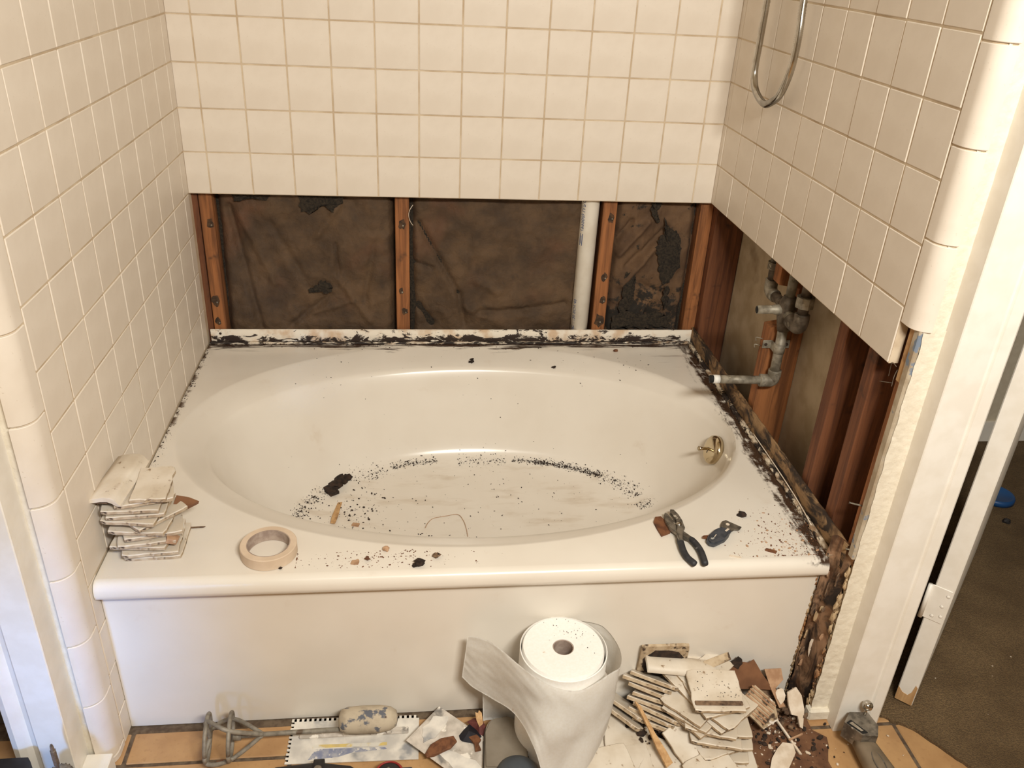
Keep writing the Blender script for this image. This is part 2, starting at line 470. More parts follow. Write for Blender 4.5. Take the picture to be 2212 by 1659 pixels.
def strip_grid(bm, x0, x1, y, z0, z1, nx, nz, amp, sc, edge=0.0, blister=-1.0):
    g = []
    for j in range(nz + 1):
        row = []
        z = z0 + (z1 - z0) * j / nz
        for i in range(nx + 1):
            x = x0 + (x1 - x0) * i / nx
            q = Vector((x * sc, 0, z * sc))
            e = edge * mn.noise(Vector((3.1, 7.7, z * 28))) if i == 0 else 0.0
            bl = max(0.0, min(1.0, (blister - z) / 0.12)) * 0.0035 * max(0.0, mn.noise(Vector((x * 75, 3.0, z * 48))))
            row.append(bm.verts.new((x + e, y + amp * mn.noise(q) - bl, z)))
        g.append(row)
    for j in range(nz):
        for i in range(nx):
            bm.faces.new((g[j][i], g[j][i + 1], g[j + 1][i + 1], g[j + 1][i]))
    return g
bm = bmesh.new()
strip_grid(bm, -0.054, -0.018, -1.112, 0.0, 2.44, 8, 240, 0.0012, 130)
bx(bm, -0.054, -0.018, -1.1095, -1.06, 0.0, 2.44)
build('wall_end', bm, M['plaster'], wl, True)

# quarter round trim tiles at the open edges of both tiled side walls
def bullnose_mesh(y0, sgn, h, rad=0.030, flat=0.021):
    pts = [(0, 0), (0, -flat)]
    for i in range(1, 9):
        a = math.pi / 2 * i / 8
        pts.append((rad * (1 - math.cos(a)), -flat - rad * math.sin(a)))
    for i in range(8, -1, -1):
        a = math.pi / 2 * i / 8
        pts.append((0.0075 + (rad - 0.0075) * (1 - math.cos(a)) if i < 8 else rad, -flat - (rad - 0.0075) * math.sin(a)))
    pts.append((0.0075, 0))
    bm = bmesh.new()
    prism(bm, [(sgn * a, y0 + b) for a, b in pts], -h / 2, h / 2)
    bmesh.ops.remove_doubles(bm, verts=bm.verts[:], dist=1e-6)
    es = [e for e in bm.edges if abs(e.verts[0].co.z - e.verts[1].co.z) < 1e-6]
    bmesh.ops.bevel(bm, geom=es, offset=0.0012, segments=1, affect='EDGES')
    me = bpy.data.meshes.new('trim_tile')
    bmesh.ops.recalc_face_normals(bm, faces=bm.faces[:])
    bm.to_mesh(me); bm.free()
    me.materials.append(M['tile'])
    for p in me.polygons: p.use_smooth = True
    me.set_sharp_from_angle(angle=math.radians(28))
    return me
H6 = 0.1565
def trim_backing(par, x0, y0, sgn, z0, z1, rad, flat):
    pts = [(0.0022, 0), (0.0022, -flat)]
    r = rad - 0.0022
    for i in range(1, 9):
        a = math.pi / 2 * i / 8
        pts.append((0.0022 + r * (1 - math.cos(a)), -flat - r * math.sin(a)))
    pts += [(rad, 0)]
    build('trim_backing', prism(bmesh.new(), [(x0 + sgn * a, y0 + b) for a, b in pts], z0, z1), M['grout'], par)
mL = bullnose_mesh(-9.43115 * P - G, -1, H6 - G, 0.034, 0.024)
for i in range(11):
    zc = 0.0195 + H6 * (i + 0.5)
    inst('trim_tile', mL, wl, (0.0004 * (i % 2), 0, zc))
inst('trim_tile', bullnose_mesh(-9.43115 * P - G, -1, 0.0165, 0.034, 0.024), wl, (0, 0, 0.00825))
trim_backing(wl, 0.0, -9.43115 * P, -1, 0.0, 1.75, 0.034, 0.024)
bm = bmesh.new(); bx(bm, -0.0335, -0.024, -1.1195, -1.109, 0.0, 1.75, 0.003); build('caulk_bead', bm, M['wallpaint'], wl)

# --- right wall: tile only above the cut, framing below
wr = tag(box('wall_right', XR + 0.0014, XR + 0.020, -1.0385, 0.03, Z0 + 0.001, 2.44, M['grout']), kind='structure')
ys = [-9.23271 * P + i * P for i in range(10)] + [0.002]
for r in range(8):
    for i in range(len(ys) - 1):
        wall_tile(wr, 'right', ys[i], ys[i + 1], ROWS[r], ROWS[r + 1])
box('upper_wall', XR - 0.004, XR + 0.003, -1.04, 0.0, ROWS[8], 2.44, M['wallpaint'], wr)
mR = bullnose_mesh(-9.23271 * P - G, 1, H6 - G)
for i in range(6):
    inst('trim_tile', mR, wr, (XR + 0.0005 * (i % 2), 0, 0.9535 + H6 * (i + 0.5)))
trim_backing(wr, XR, -9.23271 * P, 1, 0.962, 1.86, 0.030, 0.021)
box('drywall_panel', 1.581, 1.593, -1.05, 0.12, 0.0, 2.44, M['drywall_back'], wr)
for (y0, y1, zb, m) in ((0.000, 0.040, 0.02, 'stud_red_shade'), (-0.842, -0.804, 0.02, 'stud_red_shade'), (-0.968, -0.930, 0.02, 'stud_red_shade'), (-1.068, -1.050, 0.46, 'stud')):
    box('stud', 1.4895, 1.580, y0, y1, zb, 2.40, M[m], wr, 0.002)
# stud notched around the mixing valve
bm = bmesh.new()
prism(bm, [(1.4895, 0.02), (1.580, 0.02), (1.580, 2.40), (1.4895, 2.40), (1.4895, 0.81), (1.545, 0.80), (1.545, 0.705), (1.4895, 0.695)], -0.490, -0.451, 'y')
build('stud', bm, M['stud'], wr)
box('sole_plate', 1.4895, 1.580, -1.05, 0.0, 0.0, 0.038, M['stud_red_shade'], wr, 0.002)
# exposed edge between the tile and the plaster
box('backer_edge', 1.478, 1.488, -1.0865, -1.0680, 0.45, 0.957, M['backer'], wr, 0.002)
box('wood_shim', 1.4800, 1.4850, -1.0670, -1.0545, 0.845, 0.955, M['wood_pale'], wr)
box('stud_edge', 1.4840, 1.4893, -1.0680, -1.0500, 0.455, 0.955, M['stud'], wr)
# bent wires and nails left in the edge
for pts in ([(1.474, -1.055, 0.872), (1.470, -1.045, 0.876), (1.473, -1.040, 0.862), (1.474, -1.040, 0.845)], [(1.474, -1.060, 0.868), (1.466, -1.068, 0.858), (1.462, -1.075, 0.842)], [(1.478, -1.050, 0.836), (1.462, -1.035, 0.832)]):
    build('wire', tube(bmesh.new(), catmull(pts, 5), 0.0007, 6), M['galv_dk'], wr, True)
build('nail', tube(bmesh.new(), [(1.486, -1.060, 0.565), (1.464, -1.050, 0.566), (1.462, -1.049, 0.566)], [0.0018, 0.0018, 0.0034], 8), M['galv'], wr, True)
build('nail', tube(bmesh.new(), [(1.497, -1.072, 0.462), (1.472, -1.066, 0.463)], [0.0016, 0.0016], 8), M['galv'], wr, True)
for z in (0.652, 0.632):
    build('wire_staple', tube(bmesh.new(), catmull([(1.4895, -0.462, z), (1.474, -0.456, z + 0.002), (1.476, -0.456, z - 0.008)], 4), 0.0011, 6), M['galv'], wr, True)
# rotted strip between tub apron and plaster
def rot_strip():
    bm = bmesh.new()
    g = []
    NZ, NX = 64, 14
    for j in range(NZ + 1):
        z = 0.0 + 0.47 * j / NZ
        row = []
        xe = 1.4870 + 0.004 * mn.noise(Vector((9.0, 0, z * 30)))
        for i in range(NX + 1):
            t = i / NX
            x = 1.4565 + (xe - 1.4565) * t
            y = -1.030 - 0.046 * t * t + 0.030 * (0.5 - abs(t - 0.5)) * (1.2 if z < 0.30 else 0.5)
            y += 0.006 * mn.noise(Vector((x * 60, 4.0, z * 28))) + 0.003 * mn.noise(Vector((x * 190, 2.0, z * 90)))
            row.append(bm.verts.new((x, y, z)))
        g.append(row)
    for j in range(NZ):
        for i in range(NX):
            bm.faces.new((g[j][i], g[j][i + 1], g[j + 1][i + 1], g[j + 1][i]))
    return bm
build('rotted_board', rot_strip(), M['rot'], wr, True)
bm = bmesh.new()
rc = random.Random(21)
for i in range(46):
    z = rc.uniform(0.01, 0.46)
    r_ = rc.uniform(0.003, 0.0085)
    lump(bm, (1.4865 + rc.uniform(-0.006, 0.003), -1.079 + rc.uniform(-0.003, 0.003), z), r_, (rc.uniform(0.4, 0.8), 0.6, rc.uniform(0.8, 2.2)), 0.6, 2)
build('crumbling_edge', bm, M['rot2'], wr, True)
for i in range(13):
    z = rc.uniform(0.03, 0.44); t = rc.uniform(0.15, 0.9)
    x = 1.4565 + 0.031 * t
    y = -1.030 - 0.046 * t * t + 0.030 * (0.5 - abs(t - 0.5)) * (1.2 if z < 0.30 else 0.5) - 0.004
    f = prism(bmesh.new(), blob(9, rc.uniform(0.004, 0.009), rc.uniform(0.008, 0.022), 0.45, 300 + i), 0, 0.002)
    build('rot_flake', f, M[rc.choice(['chip', 'mortar', 'rot2', 'tan_chip'])], wr, False, (x, y, z), (math.pi / 2, rc.uniform(-0.4, 0.4), rc.uniform(0.2, 0.9)))
bm = bmesh.new()
for i in range(60):
    z = i * 0.0063
    lump(bm, (1.4575 + 0.004 * mn.noise(Vector((1, 2, z * 30))), -1.0205 - 0.001 * (i % 3), z), rc.uniform(0.0025, 0.0055), (0.8, 0.4, 1.5), 0.6, 1)
build('stained_caulk', bm, M['rot2'], wr, True)
# --- plastered strip right of the alcove with the door casing
wf = empty('wall_front_right', (1.51, -1.05, 0)); tag(wf, kind='structure')
wf.location = (0, 0, 0)
bm = bmesh.new()
strip_grid(bm, 1.4845, 1.537, -1.088, 0.0, 0.958, 14, 220, 0.0011, 190, 0.003, 0.30)
strip_grid(bm, 1.482, 1.537, -1.086, 0.956, 2.44, 10, 150, 0.0009, 170)
bx(bm, 1.4890, 1.60, -1.0835, -1.070, 0.0, 2.44)
bx(bm, 1.5810, 1.60, -1.0835, -1.01, 0.0, 2.44)
build('plaster_strip', bm, M['plaster'], wf, True)
box('base_block', 1.478, 1.534, -1.100, -1.075, 0.0, 0.030, M['plaster'], wf, 0.004)
tr = bmesh.new()
prism(tr, [(1.5250, -1.080), (1.5250, -1.128), (1.5265, -1.130), (1.590, -1.130), (1.5925, -1.1265), (1.597, -1.1265), (1.600, -1.131), (1.620, -1.133), (1.6245, -1.130), (1.6245, -1.00), (1.60, -1.00)], 0.0, 2.10)
tag(build('trim_1', tr, M['paint']), kind='structure')
# --- left door casing
tl = bmesh.new()
prism(tl, [(-0.050, -1.105), (-0.050, -1.168), (-0.0515, -1.170), (-0.106, -1.170), (-0.112, -1.163), (-0.121, -1.160), (-0.130, -1.166), (-0.142, -1.171), (-0.154, -1.166), (-0.160, -1.152), (-0.160, -1.05), (-0.12, -1.05)], 0.0, 2.10)
tag(build('trim_2', tl, M['paint']), kind='structure')
tag(box('baseboard_left', -0.050, 0.0, -1.158, -1.121, 0.0, 0.046, M['paint'], None, 0.002), kind='structure')

# --- floor
fl = tag(box('floor', -1.3, 2.6, -3.7, -0.99, -0.05, -0.0025, M['floor_grout']), kind='structure')
FX = [0.010 + 0.333 * k for k in range(-4, 8)]
FY = [-1.034, -1.1165] + [-1.1165 - 0.333 * k for k in range(1, 8)]
for i in range(len(FX) - 1):
    for j in range(len(FY) - 1):
        w, h = 0.333 - 0.008, FY[j] - FY[j + 1] - 0.008
        key = ('floor', round(h, 3))
        if key not in _tm:
            bm = bx(bmesh.new(), -w / 2, w / 2, -h / 2, h / 2, -0.010, 0.0, 0.002)
            me = bpy.data.meshes.new('floor_tile'); bmesh.ops.recalc_face_normals(bm, faces=bm.faces[:]); bm.to_mesh(me); bm.free(); me.materials.append(M['floor_tile'])
            _tm[key] = me
        inst('floor_tile', _tm[key], fl, ((FX[i] + FX[i + 1]) / 2, (FY[j] + FY[j + 1]) / 2, rt.uniform(-0.0006, 0.0004)), (rt.uniform(-0.001, 0.001), rt.uniform(-0.001, 0.001), 0))
tag(box('floor_under_tub', -0.14, 1.62, -1.02, 0.14, -0.06, -0.004, M['dark']), kind='structure')
# carpet of the next room
bm = bmesh.new()
edge = [(1.622, -1.02), (1.630, -1.085), (1.657, -1.104), (1.703, -1.134), (1.740, -1.182), (1.779, -1.242), (1.85, -1.335), (1.96, -1.46), (2.12, -1.60)]
pts = []
for a, b in zip(edge[:-1], edge[1:]):
    for s in range(6):
        t = s / 6
        j = 0.004 * mn.noise(Vector((a[0] * 50 + s * 3.7, a[1] * 50, 0)))
        pts.append((a[0] + (b[0] - a[0]) * t + j, a[1] + (b[1] - a[1]) * t + j))
pts += [(2.12, -1.60), (3.60, -1.60), (3.60, 0.06), (1.593, 0.06), (1.593, -1.02)]
prism(bm, pts, -0.002, 0.0075)
tag(build('carpet', bm, M['carpet']), 'worn brown pile carpet in the room beyond the open door', 'carpet', kind='stuff')
tag(box('floor_subfloor_next_room', 1.593, 3.65, -1.7, 0.12, -0.05, -0.004, M['floor_grout']), kind='structure')
# --- far walls, ceiling and the rest of the shell
def shell(name, *a, m='wallpaint'):
    return tag(box(name, *a, M[m]), kind='structure')
shell('wall_next_room_back', 1.55, 3.65, 0.062, 0.12, 0.0, 2.44)
shell('baseboard_next_room', 1.593, 3.60, 0.050, 0.062, 0.0, 0.085, m='paint')
shell('wall_next_room_right', 3.60, 3.66, -3.70, 0.12, 0.0, 2.44)
shell('wall_front_far', 2.46, 3.60, -1.09, -1.00, 0.0, 2.44)
shell('wall_front_header', 1.60, 2.46, -1.09, -1.00, 2.06, 2.44)
shell('wall_rear', -1.30, 3.66, -3.76, -3.70, 0.0, 2.44)
shell('wall_outer_left', -1.36, -1.30, -3.76, 0.12, 0.0, 2.44)
shell('wall_closet_back', -1.30, -0.10, -0.42, -0.36, 0.0, 2.44, m='dark')
shell('floor_closet', -1.30, -0.12, -0.99, -0.36, -0.05, -0.001, m='dark')
shell('ceiling', -1.36, 3.66, -3.76, 0.14, 2.44, 2.50)

# --- the open door, seen on its hinge edge
dr = empty('door_1', (1.7195, -1.0715, 0)); tag(dr, kind='structure')
ang = math.atan2(0.73, 0.68)
dr.rotation_euler = (0, 0, ang)
build('door_leaf', bx(bmesh.new(), 0.0, 0.72, -0.0195, 0.0195, 0.012, 2.04, 0.002), M['paint'], dr)
bm = bmesh.new()
prism(bm, [(-0.0185, 0.0135), (0.0185, 0.0135), (0.0188, 0.052), (0.008, 0.040), (-0.004, 0.038), (-0.010, 0.050), (-0.0135, 0.074), (-0.0185, 0.068)], -0.0008, 0.0004, 'x')
build('bare_wood_patch', bm, M['wood_pale'], dr)
hg = build('hinge', bx(bmesh.new(), -0.0022, -0.0002, -0.0165, 0.0265, 0.262, 0.352, 0.001), M['paint'], dr)
build('hinge_knuckle', tube(bmesh.new(), [(-0.004, 0.027, 0.262), (-0.004, 0.027, 0.352)], 0.0050, 10), M['paint'], hg, True)
for (y, z) in ((-0.010, 0.280), (-0.006, 0.306), (-0.011, 0.336), (0.006, 0.274)):
    b2 = lathe(bmesh.new(), [(0.0, 0.0012), (0.0030, 0.0009), (0.0042, 0.0)], 12)
    build('screw', b2, M['paint'], hg, True, (-0.0022, y, z), (0, -math.pi / 2, 0))

# ================================================================== BATHTUB
RINGS = [(0.4150, 0.735, -0.481, 0.712, 0.488), (0.4147, 0.735, -0.481, 0.709, 0.485), (0.4134, 0.7355, -0.481, 0.705, 0.480), (0.4105, 0.737, -0.4815, 0.699, 0.471),
         (0.3960, 0.749, -0.486, 0.681, 0.434), (0.3850, 0.758, -0.4895, 0.668, 0.409), (0.3815, 0.759, -0.490, 0.664, 0.404), (0.3720, 0.760, -0.490, 0.658, 0.398),
         (0.340, 0.763, -0.490, 0.642, 0.385), (0.260, 0.771, -0.489, 0.602, 0.360), (0.185, 0.777, -0.487, 0.560, 0.336), (0.148, 0.780, -0.486, 0.530, 0.320),
         (0.124, 0.781, -0.485, 0.500, 0.300), (0.112, 0.782, -0.485, 0.462, 0.272), (0.106, 0.784, -0.485, 0.36, 0.20), (0.103, 0.786, -0.485, 0.18, 0.10)]
def basin_z(x, y):
    prev = None
    for (z, cx, cy, a, b) in RINGS:
        rho = math.hypot((x - cx) / a, (y - cy) / b)
        if rho >= 1:
            if prev is None: return z
            z0, r0 = prev
            t = (1 - r0) / (rho - r0) if rho != r0 else 0
            return z0 + (z - z0) * t
        prev = (z, rho)
    return RINGS[-1][0]
tub = empty('bathtub', (0, 0, 0))
tag(tub, 'white oval soaking tub with grimy rim, set in the gutted tile alcove', 'bathtub')
bm = bmesh.new()
cx0, cy0 = 0.735, -0.481
rect = (0.0005, 1.480, -1.030, 0.019)
angs = [2 * math.pi * i / 144 for i in range(144)]
for X_, Y_ in ((rect[0], rect[2]), (rect[0], rect[3]), (rect[1], rect[2]), (rect[1], rect[3])):
    angs.append(math.atan2(Y_ - cy0, X_ - cx0) % (2 * math.pi))
angs = sorted(angs)
outer = []
for a in angs:
    c, s = math.cos(a), math.sin(a)
    t = min([v for v in ((rect[1] - cx0) / c if c > 1e-9 else 9, (rect[0] - cx0) / c if c < -1e-9 else 9, (rect[3] - cy0) / s if s > 1e-9 else 9, (rect[2] - cy0) / s if s < -1e-9 else 9) if v > 0])
    outer.append(bm.verts.new((cx0 + c * t, cy0 + s * t, 0.415)))
rings = [outer]
for (z, cx, cy, ra, rb) in RINGS:
    ring = []
    for a in angs:
        c, s = math.cos(a), math.sin(a)
        t = 1.0 / math.hypot(c / 0.712, s / 0.488)
        ux, uy = c * t / 0.712, s * t / 0.488
        ring.append(bm.verts.new((cx + ra * ux, cy + rb * uy, z)))
    rings.append(ring)
n = len(angs)
for q in range(len(rings) - 1):
    for j in range(n):
        bm.faces.new((rings[q][j], rings[q][(j + 1) % n], rings[q + 1][(j + 1) % n], rings[q + 1][j]))
cen = bm.verts.new((0.786, -0.485, 0.1025))
for j in range(n):
    bm.faces.new((rings[-1][j], rings[-1][(j + 1) % n], cen))
prof = [(-1.030, 0.415), (-1.036, 0.4143), (-1.042, 0.411), (-1.0465, 0.4055), (-1.0490, 0.398), (-1.0495, 0.388), (-1.048, 0.3805), (-1.043, 0.375), (-1.034, 0.371), (-1.027, 0.366), (-1.0235, 0.358), (-1.0225, 0.345), (-1.0195, 0.10), (-1.0185, 0.0)]
NX = 48
g = [[bm.verts.new((0.0005 + 1.4600 * i / NX, y, z)) for (y, z) in prof] for i in range(NX + 1)]
for i in range(NX):
    for j in range(len(prof) - 1):
        bm.faces.new((g[i][j], g[i + 1][j], g[i + 1][j + 1], g[i][j + 1]))
shell_o = build('shell', bm, M['tub'], tub, True)
shell_o.data.set_sharp_from_angle(angle=math.radians(32))
# upstand flanges that were hidden behind the tile, with torn caulk
def rough_bar(name, p0, p1, w, h, m, seed, nseg=120, amp=0.002, axis='x', sub=3, ragged=0.0):
    bm = bmesh.new()
    g = []
    for i in range(nseg + 1):
        t = i / nseg
        p = Vector(p0).lerp(Vector(p1), t)
        row = []
        hh = h + ragged * mn.noise(Vector((t * 40, seed, 0)))
        sec = [(0, 0), (0, 0.5), (0, 1.0), (0.5, 1.02), (1, 1.0), (1, 0.5), (1, 0)]
        for (u, v) in sec:
            q = Vector((t * 90, u * 3 + seed, v * 3))
            d = amp * mn.noise(q)
            if axis == 'x': co = Vector((p.x, p.y + w * u - d, p.z + hh * v + d))
            else: co = Vector((p.x + w * u - d, p.y, p.z + hh * v + d))
            row.append(bm.verts.new(co))
        g.append(row)
    for i in range(nseg):
        for j in range(6):
            bm.faces.new((g[i][j], g[i][j + 1], g[i + 1][j + 1], g[i + 1][j]))
    return build(name, bm, m, tub, True)
rough_bar('back_flange', (0.006, 0.0185, 0.408), (1.481, 0.0185, 0.408), 0.006, 0.0495, M['flange_back'], 1.0, amp=0.0012)
rough_bar('side_flange', (1.4775, -1.062, 0.405), (1.4775, 0.022, 0.405), 0.006, 0.062, M['flange_right'], 2.0, amp=0.0018, axis='y', ragged=0.003)
rough_bar('old_caulk', (0.004, 0.0085, 0.4145), (1.474, 0.0085, 0.4145), 0.011, 0.006, M['caulk'], 5.0, 160, 0.004)
rough_bar('old_caulk', (1.461, -1.035, 0.4145), (1.466, 0.010, 0.4145), 0.012, 0.006, M['caulk_r'], 7.0, 160, 0.006, axis='y')
build('screw_head', lathe(bmesh.new(), [(0, 0.001), (0.003, 0.0008), (0.004, 0)], 10), M['mud'], tub, True, (0.034, 0.0175, 0.446), (math.pi / 2, 0, 0))
# white clip line on the right deck
build('caulk_thread', tube(bmesh.new(), catmull([(1.4745, -0.55, 0.424), (1.4735, -0.70, 0.425), (1.4705, -0.84, 0.425), (1.4650, -0.935, 0.423)], 6), 0.0014, 6), M['chip'], tub, True)
# brass overflow plate with trip lever on the drain end wall
nrm = Vector((-1, -0.05, 0.30)).normalized()
ov = build('overflow_plate', lathe(bmesh.new(), [(0.0, 0.0125), (0.012, 0.0125), (0.026, 0.0115), (0.034, 0.0085), (0.0385, 0.004), (0.0395, 0.0), (0.0395, -0.01)], 40), M['brass'], tub, True, (1.3920, -0.508, 0.348), nrm.to_track_quat('Z', 'Y').to_euler())
build('trip_lever', tube(bmesh.new(), [(0, 0, 0.010), (0.002, 0.000, 0.020), (0.007, 0.000, 0.034), (0.010, 0.0, 0.046)], [0.0042, 0.0036, 0.0045, 0.0058], 14), M['brass'], ov, True)
build('slot', bx(bmesh.new(), -0.003, 0.003, -0.013, 0.002, 0.0110, 0.0130, 0.001), M['galv_dk'], ov, False)

# ================================================================== INSULATION BATTS
def seg_d(px, pz, a, b):
    a = Vector((a[0], a[1])); b = Vector((b[0], b[1])); p = Vector((px, pz))
    t = max(0, min(1, (p - a).dot(b - a) / (b - a).length_squared))
    return (p - (a + (b - a) * t)).length
def batt(label, x0, x1, creases, tears, seed, depth=0.050, km='kraft'):
    root = empty('insulation_batt', ((x0 + x1) / 2, 0.075, 0.40))
    tag(root, label, 'insulation', 'paper faced insulation between the back wall studs')
    cx = (x0 + x1) / 2
    bm = bmesh.new()
    nx, nz = 90, 100
    g = []
    for j in range(nz + 1):
        z = 0.36 + 0.62 * j / nz
        row = []
        for i in range(nx + 1):
            u = i / nx
            x = x0 + (x1 - x0) * u
            y = depth - 0.004 * math.sin(math.pi * u) + 0.030 * math.exp(-(min(u, 1 - u) * (x1 - x0) / 0.012) ** 2)
            q = Vector((x * 7, seed, z * 5))
            y += 0.012 * mn.noise(q) + 0.011 * (abs(mn.noise(q * 2.3 + Vector((0, 5, 0)))) - 0.3) + 0.005 * (abs(mn.noise(q * 5.1)) - 0.3) + 0.0016 * mn.noise(q * 13)
            for (a, b, d, w) in creases:
                s = seg_d(x, z, a, b)
                y += 1.7 * d * math.exp(-(s / w) ** 2)
            row.append(bm.verts.new((x - cx, y - 0.075, z - 0.40)))
        g.append(row)
    for j in range(nz):
        for i in range(nx):
            bm.faces.new((g[j][i], g[j][i + 1], g[j + 1][i + 1], g[j + 1][i]))
    build('kraft_facing', bm, M[km], root, True)
    build('fibre_core', bx(bmesh.new(), x0 - cx, x1 - cx, 0.0, 0.043, -0.38, 2.0), M['fibre'], root)
    for (pts) in tears:
        bm = bmesh.new()
        top = []
        c = Vector((sum(p[0] for p in pts) / len(pts), sum(p[1] for p in pts) / len(pts)))
        dense = []
        for a, b in zip(pts, pts[1:] + pts[:1]):
            for s in range(5):
                t = s / 5
                x, z = a[0] + (b[0] - a[0]) * t, a[1] + (b[1] - a[1]) * t
                dense.append((x + 0.009 * mn.noise(Vector((x * 110, 1, z * 110))), z + 0.009 * mn.noise(Vector((x * 110, 9, z * 110)))))
        rs = []
        for f in (1.0, 0.7, 0.4):
            rs.append([bm.verts.new((c.x + (x - c.x) * f - cx, depth - 0.014 - (0.006 * (1 - f)) + 0.007 * mn.noise(Vector((x * 60, f * 9, z * 60))) - 0.075, c.y + (z - c.y) * f - 0.40)) for (x, z) in dense])
        m = len(dense)
        for q in range(2):
            for j in range(m):
                bm.faces.new((rs[q][j], rs[q][(j + 1) % m], rs[q + 1][(j + 1) % m], rs[q + 1][j]))
        bm.faces.new(rs[2])
        build('torn_patch', bm, M['fibre'], root, True)
    return root
batt('wide brown paper faced insulation in the left stud bay, torn along its top', 0.053, 0.553,
     [((0.09, 0.82), (0.15, 0.45), 0.008, 0.010), ((0.33, 0.74), (0.40, 0.84), -0.006, 0.010), ((0.36, 0.56), (0.24, 0.46), 0.006, 0.008), ((0.38, 0.62), (0.47, 0.48), -0.006, 0.009), ((0.20, 0.78), (0.30, 0.58), 0.004, 0.01), ((0.38, 0.72), (0.385, 0.62), 0.008, 0.005), ((0.12, 0.80), (0.20, 0.60), -0.006, 0.012), ((0.49, 0.72), (0.46, 0.55), 0.005, 0.01), ((0.30, 0.50), (0.42, 0.54), -0.004, 0.008)],
     [[(0.285, 0.865), (0.29, 0.815), (0.315, 0.812), (0.335, 0.835), (0.365, 0.83), (0.385, 0.81), (0.395, 0.835), (0.408, 0.84), (0.41, 0.865)], [(0.300, 0.585), (0.318, 0.592), (0.335, 0.607), (0.360, 0.602), (0.368, 0.583), (0.352, 0.568), (0.33, 0.572), (0.31, 0.567), (0.297, 0.573)], [(0.10, 0.866), (0.11, 0.842), (0.13, 0.845), (0.15, 0.85), (0.20, 0.85), (0.21, 0.866)]], 1.0)
batt('wide brown paper faced insulation in the middle stud bay, beside the white pipe', 0.594, 1.152,
     [((0.62, 0.78), (0.74, 0.56), 0.010, 0.007), ((0.74, 0.56), (0.76, 0.46), 0.008, 0.008), ((0.60, 0.66), (0.66, 0.64), 0.008, 0.006), ((0.80, 0.50), (0.95, 0.51), 0.008, 0.010), ((0.95, 0.51), (1.07, 0.53), 0.007, 0.009), ((0.76, 0.52), (0.82, 0.49), -0.006, 0.009), ((0.62, 0.52), (0.66, 0.46), 0.009, 0.008), ((0.80, 0.60), (0.86, 0.57), -0.005, 0.012)], [], 5.0, 0.062)
batt('narrow brown paper faced insulation right of the white pipe, torn and black with mould', 1.197, 1.449,
     [((1.22, 0.70), (1.30, 0.80), -0.010, 0.010), ((1.25, 0.66), (1.36, 0.78), 0.008, 0.009), ((1.24, 0.60), (1.33, 0.72), -0.008, 0.010), ((1.21, 0.74), (1.25, 0.80), 0.008, 0.008), ((1.30, 0.60), (1.40, 0.56), 0.006, 0.01), ((1.32, 0.52), (1.30, 0.46), -0.006, 0.008)],
     [[(1.245, 0.64), (1.275, 0.645), (1.280, 0.615), (1.278, 0.58), (1.285, 0.555), (1.270, 0.52), (1.245, 0.50), (1.235, 0.53), (1.243, 0.57)], [(1.345, 0.815), (1.362, 0.79), (1.380, 0.775), (1.398, 0.765), (1.410, 0.72), (1.412, 0.66), (1.395, 0.625), (1.370, 0.60), (1.352, 0.64), (1.342, 0.69), (1.330, 0.72), (1.338, 0.755), (1.352, 0.77)], [(1.30, 0.862), (1.302, 0.83), (1.32, 0.80), (1.332, 0.80), (1.325, 0.822), (1.318, 0.84), (1.33, 0.862)], [(1.22, 0.50), (1.26, 0.515), (1.31, 0.505), (1.36, 0.515), (1.41, 0.50), (1.41, 0.462), (1.36, 0.455), (1.29, 0.46), (1.22, 0.455)], [(1.375, 0.60), (1.39, 0.595), (1.395, 0.55), (1.385, 0.52), (1.372, 0.55)]], 9.0, 0.050, 'kraft_mould')
tag(build('string', tube(bmesh.new(), catmull([(0.604, 0.030, 0.842), (0.594, 0.020, 0.828), (0.592, 0.018, 0.812), (0.597, 0.020, 0.795), (0.604, 0.020, 0.785)], 6), 0.0009, 6), M['chip'], None, True), 'pale loose thread hanging beside the middle stud', 'thread')

# ================================================================== PVC DRAIN PIPE WITH PRINT
pv = empty('drain_pipe', (1.122, 0.048, 0.0)); tag(pv, 'white plastic pipe with blue print standing between the back wall studs', 'pipe')
pr_ = 0.0265
bm = bmesh.new()
tube(bm, [(-0.0045, 0, 0.02), (0.0045, 0, 2.38)], pr_, 40)
build('pipe_body', bm, M['pvc'], pv, True)
def pipe_text(txt, size, zstart, ang0):
    cu = bpy.data.curves.new('t', 'FONT')
    cu.body = txt; cu.size = size; cu.extrude = 0.0; cu.resolution_u = 2
    ob = bpy.data.objects.new('t', cu); COL.objects.link(ob)
    bpy.context.view_layer.update()
    me = bpy.data.meshes.new_from_object(ob)
    bpy.data.objects.remove(ob, do_unlink=True)
    for v in me.vertices:
        s, h = v.co.x, v.co.y
        z = zstart + s
        a = ang0 + h / pr_
        v.co = Vector(((pr_ + 0.0003) * math.cos(a) + (-0.0045 + 0.009 * (z - 0.02) / 2.36), (pr_ + 0.0003) * math.sin(a), z))
    me.materials.append(M['blueink'])
    o = bpy.data.objects.new('printed_lettering', me); COL.objects.link(o); o.parent = pv
A0 = math.radians(-158)
pipe_text('PVC 1120 SCH 40', 0.0150, 0.442, A0)
pipe_text('(99900) U.P.C', 0.0165, 0.772, A0)
bm = bmesh.new()
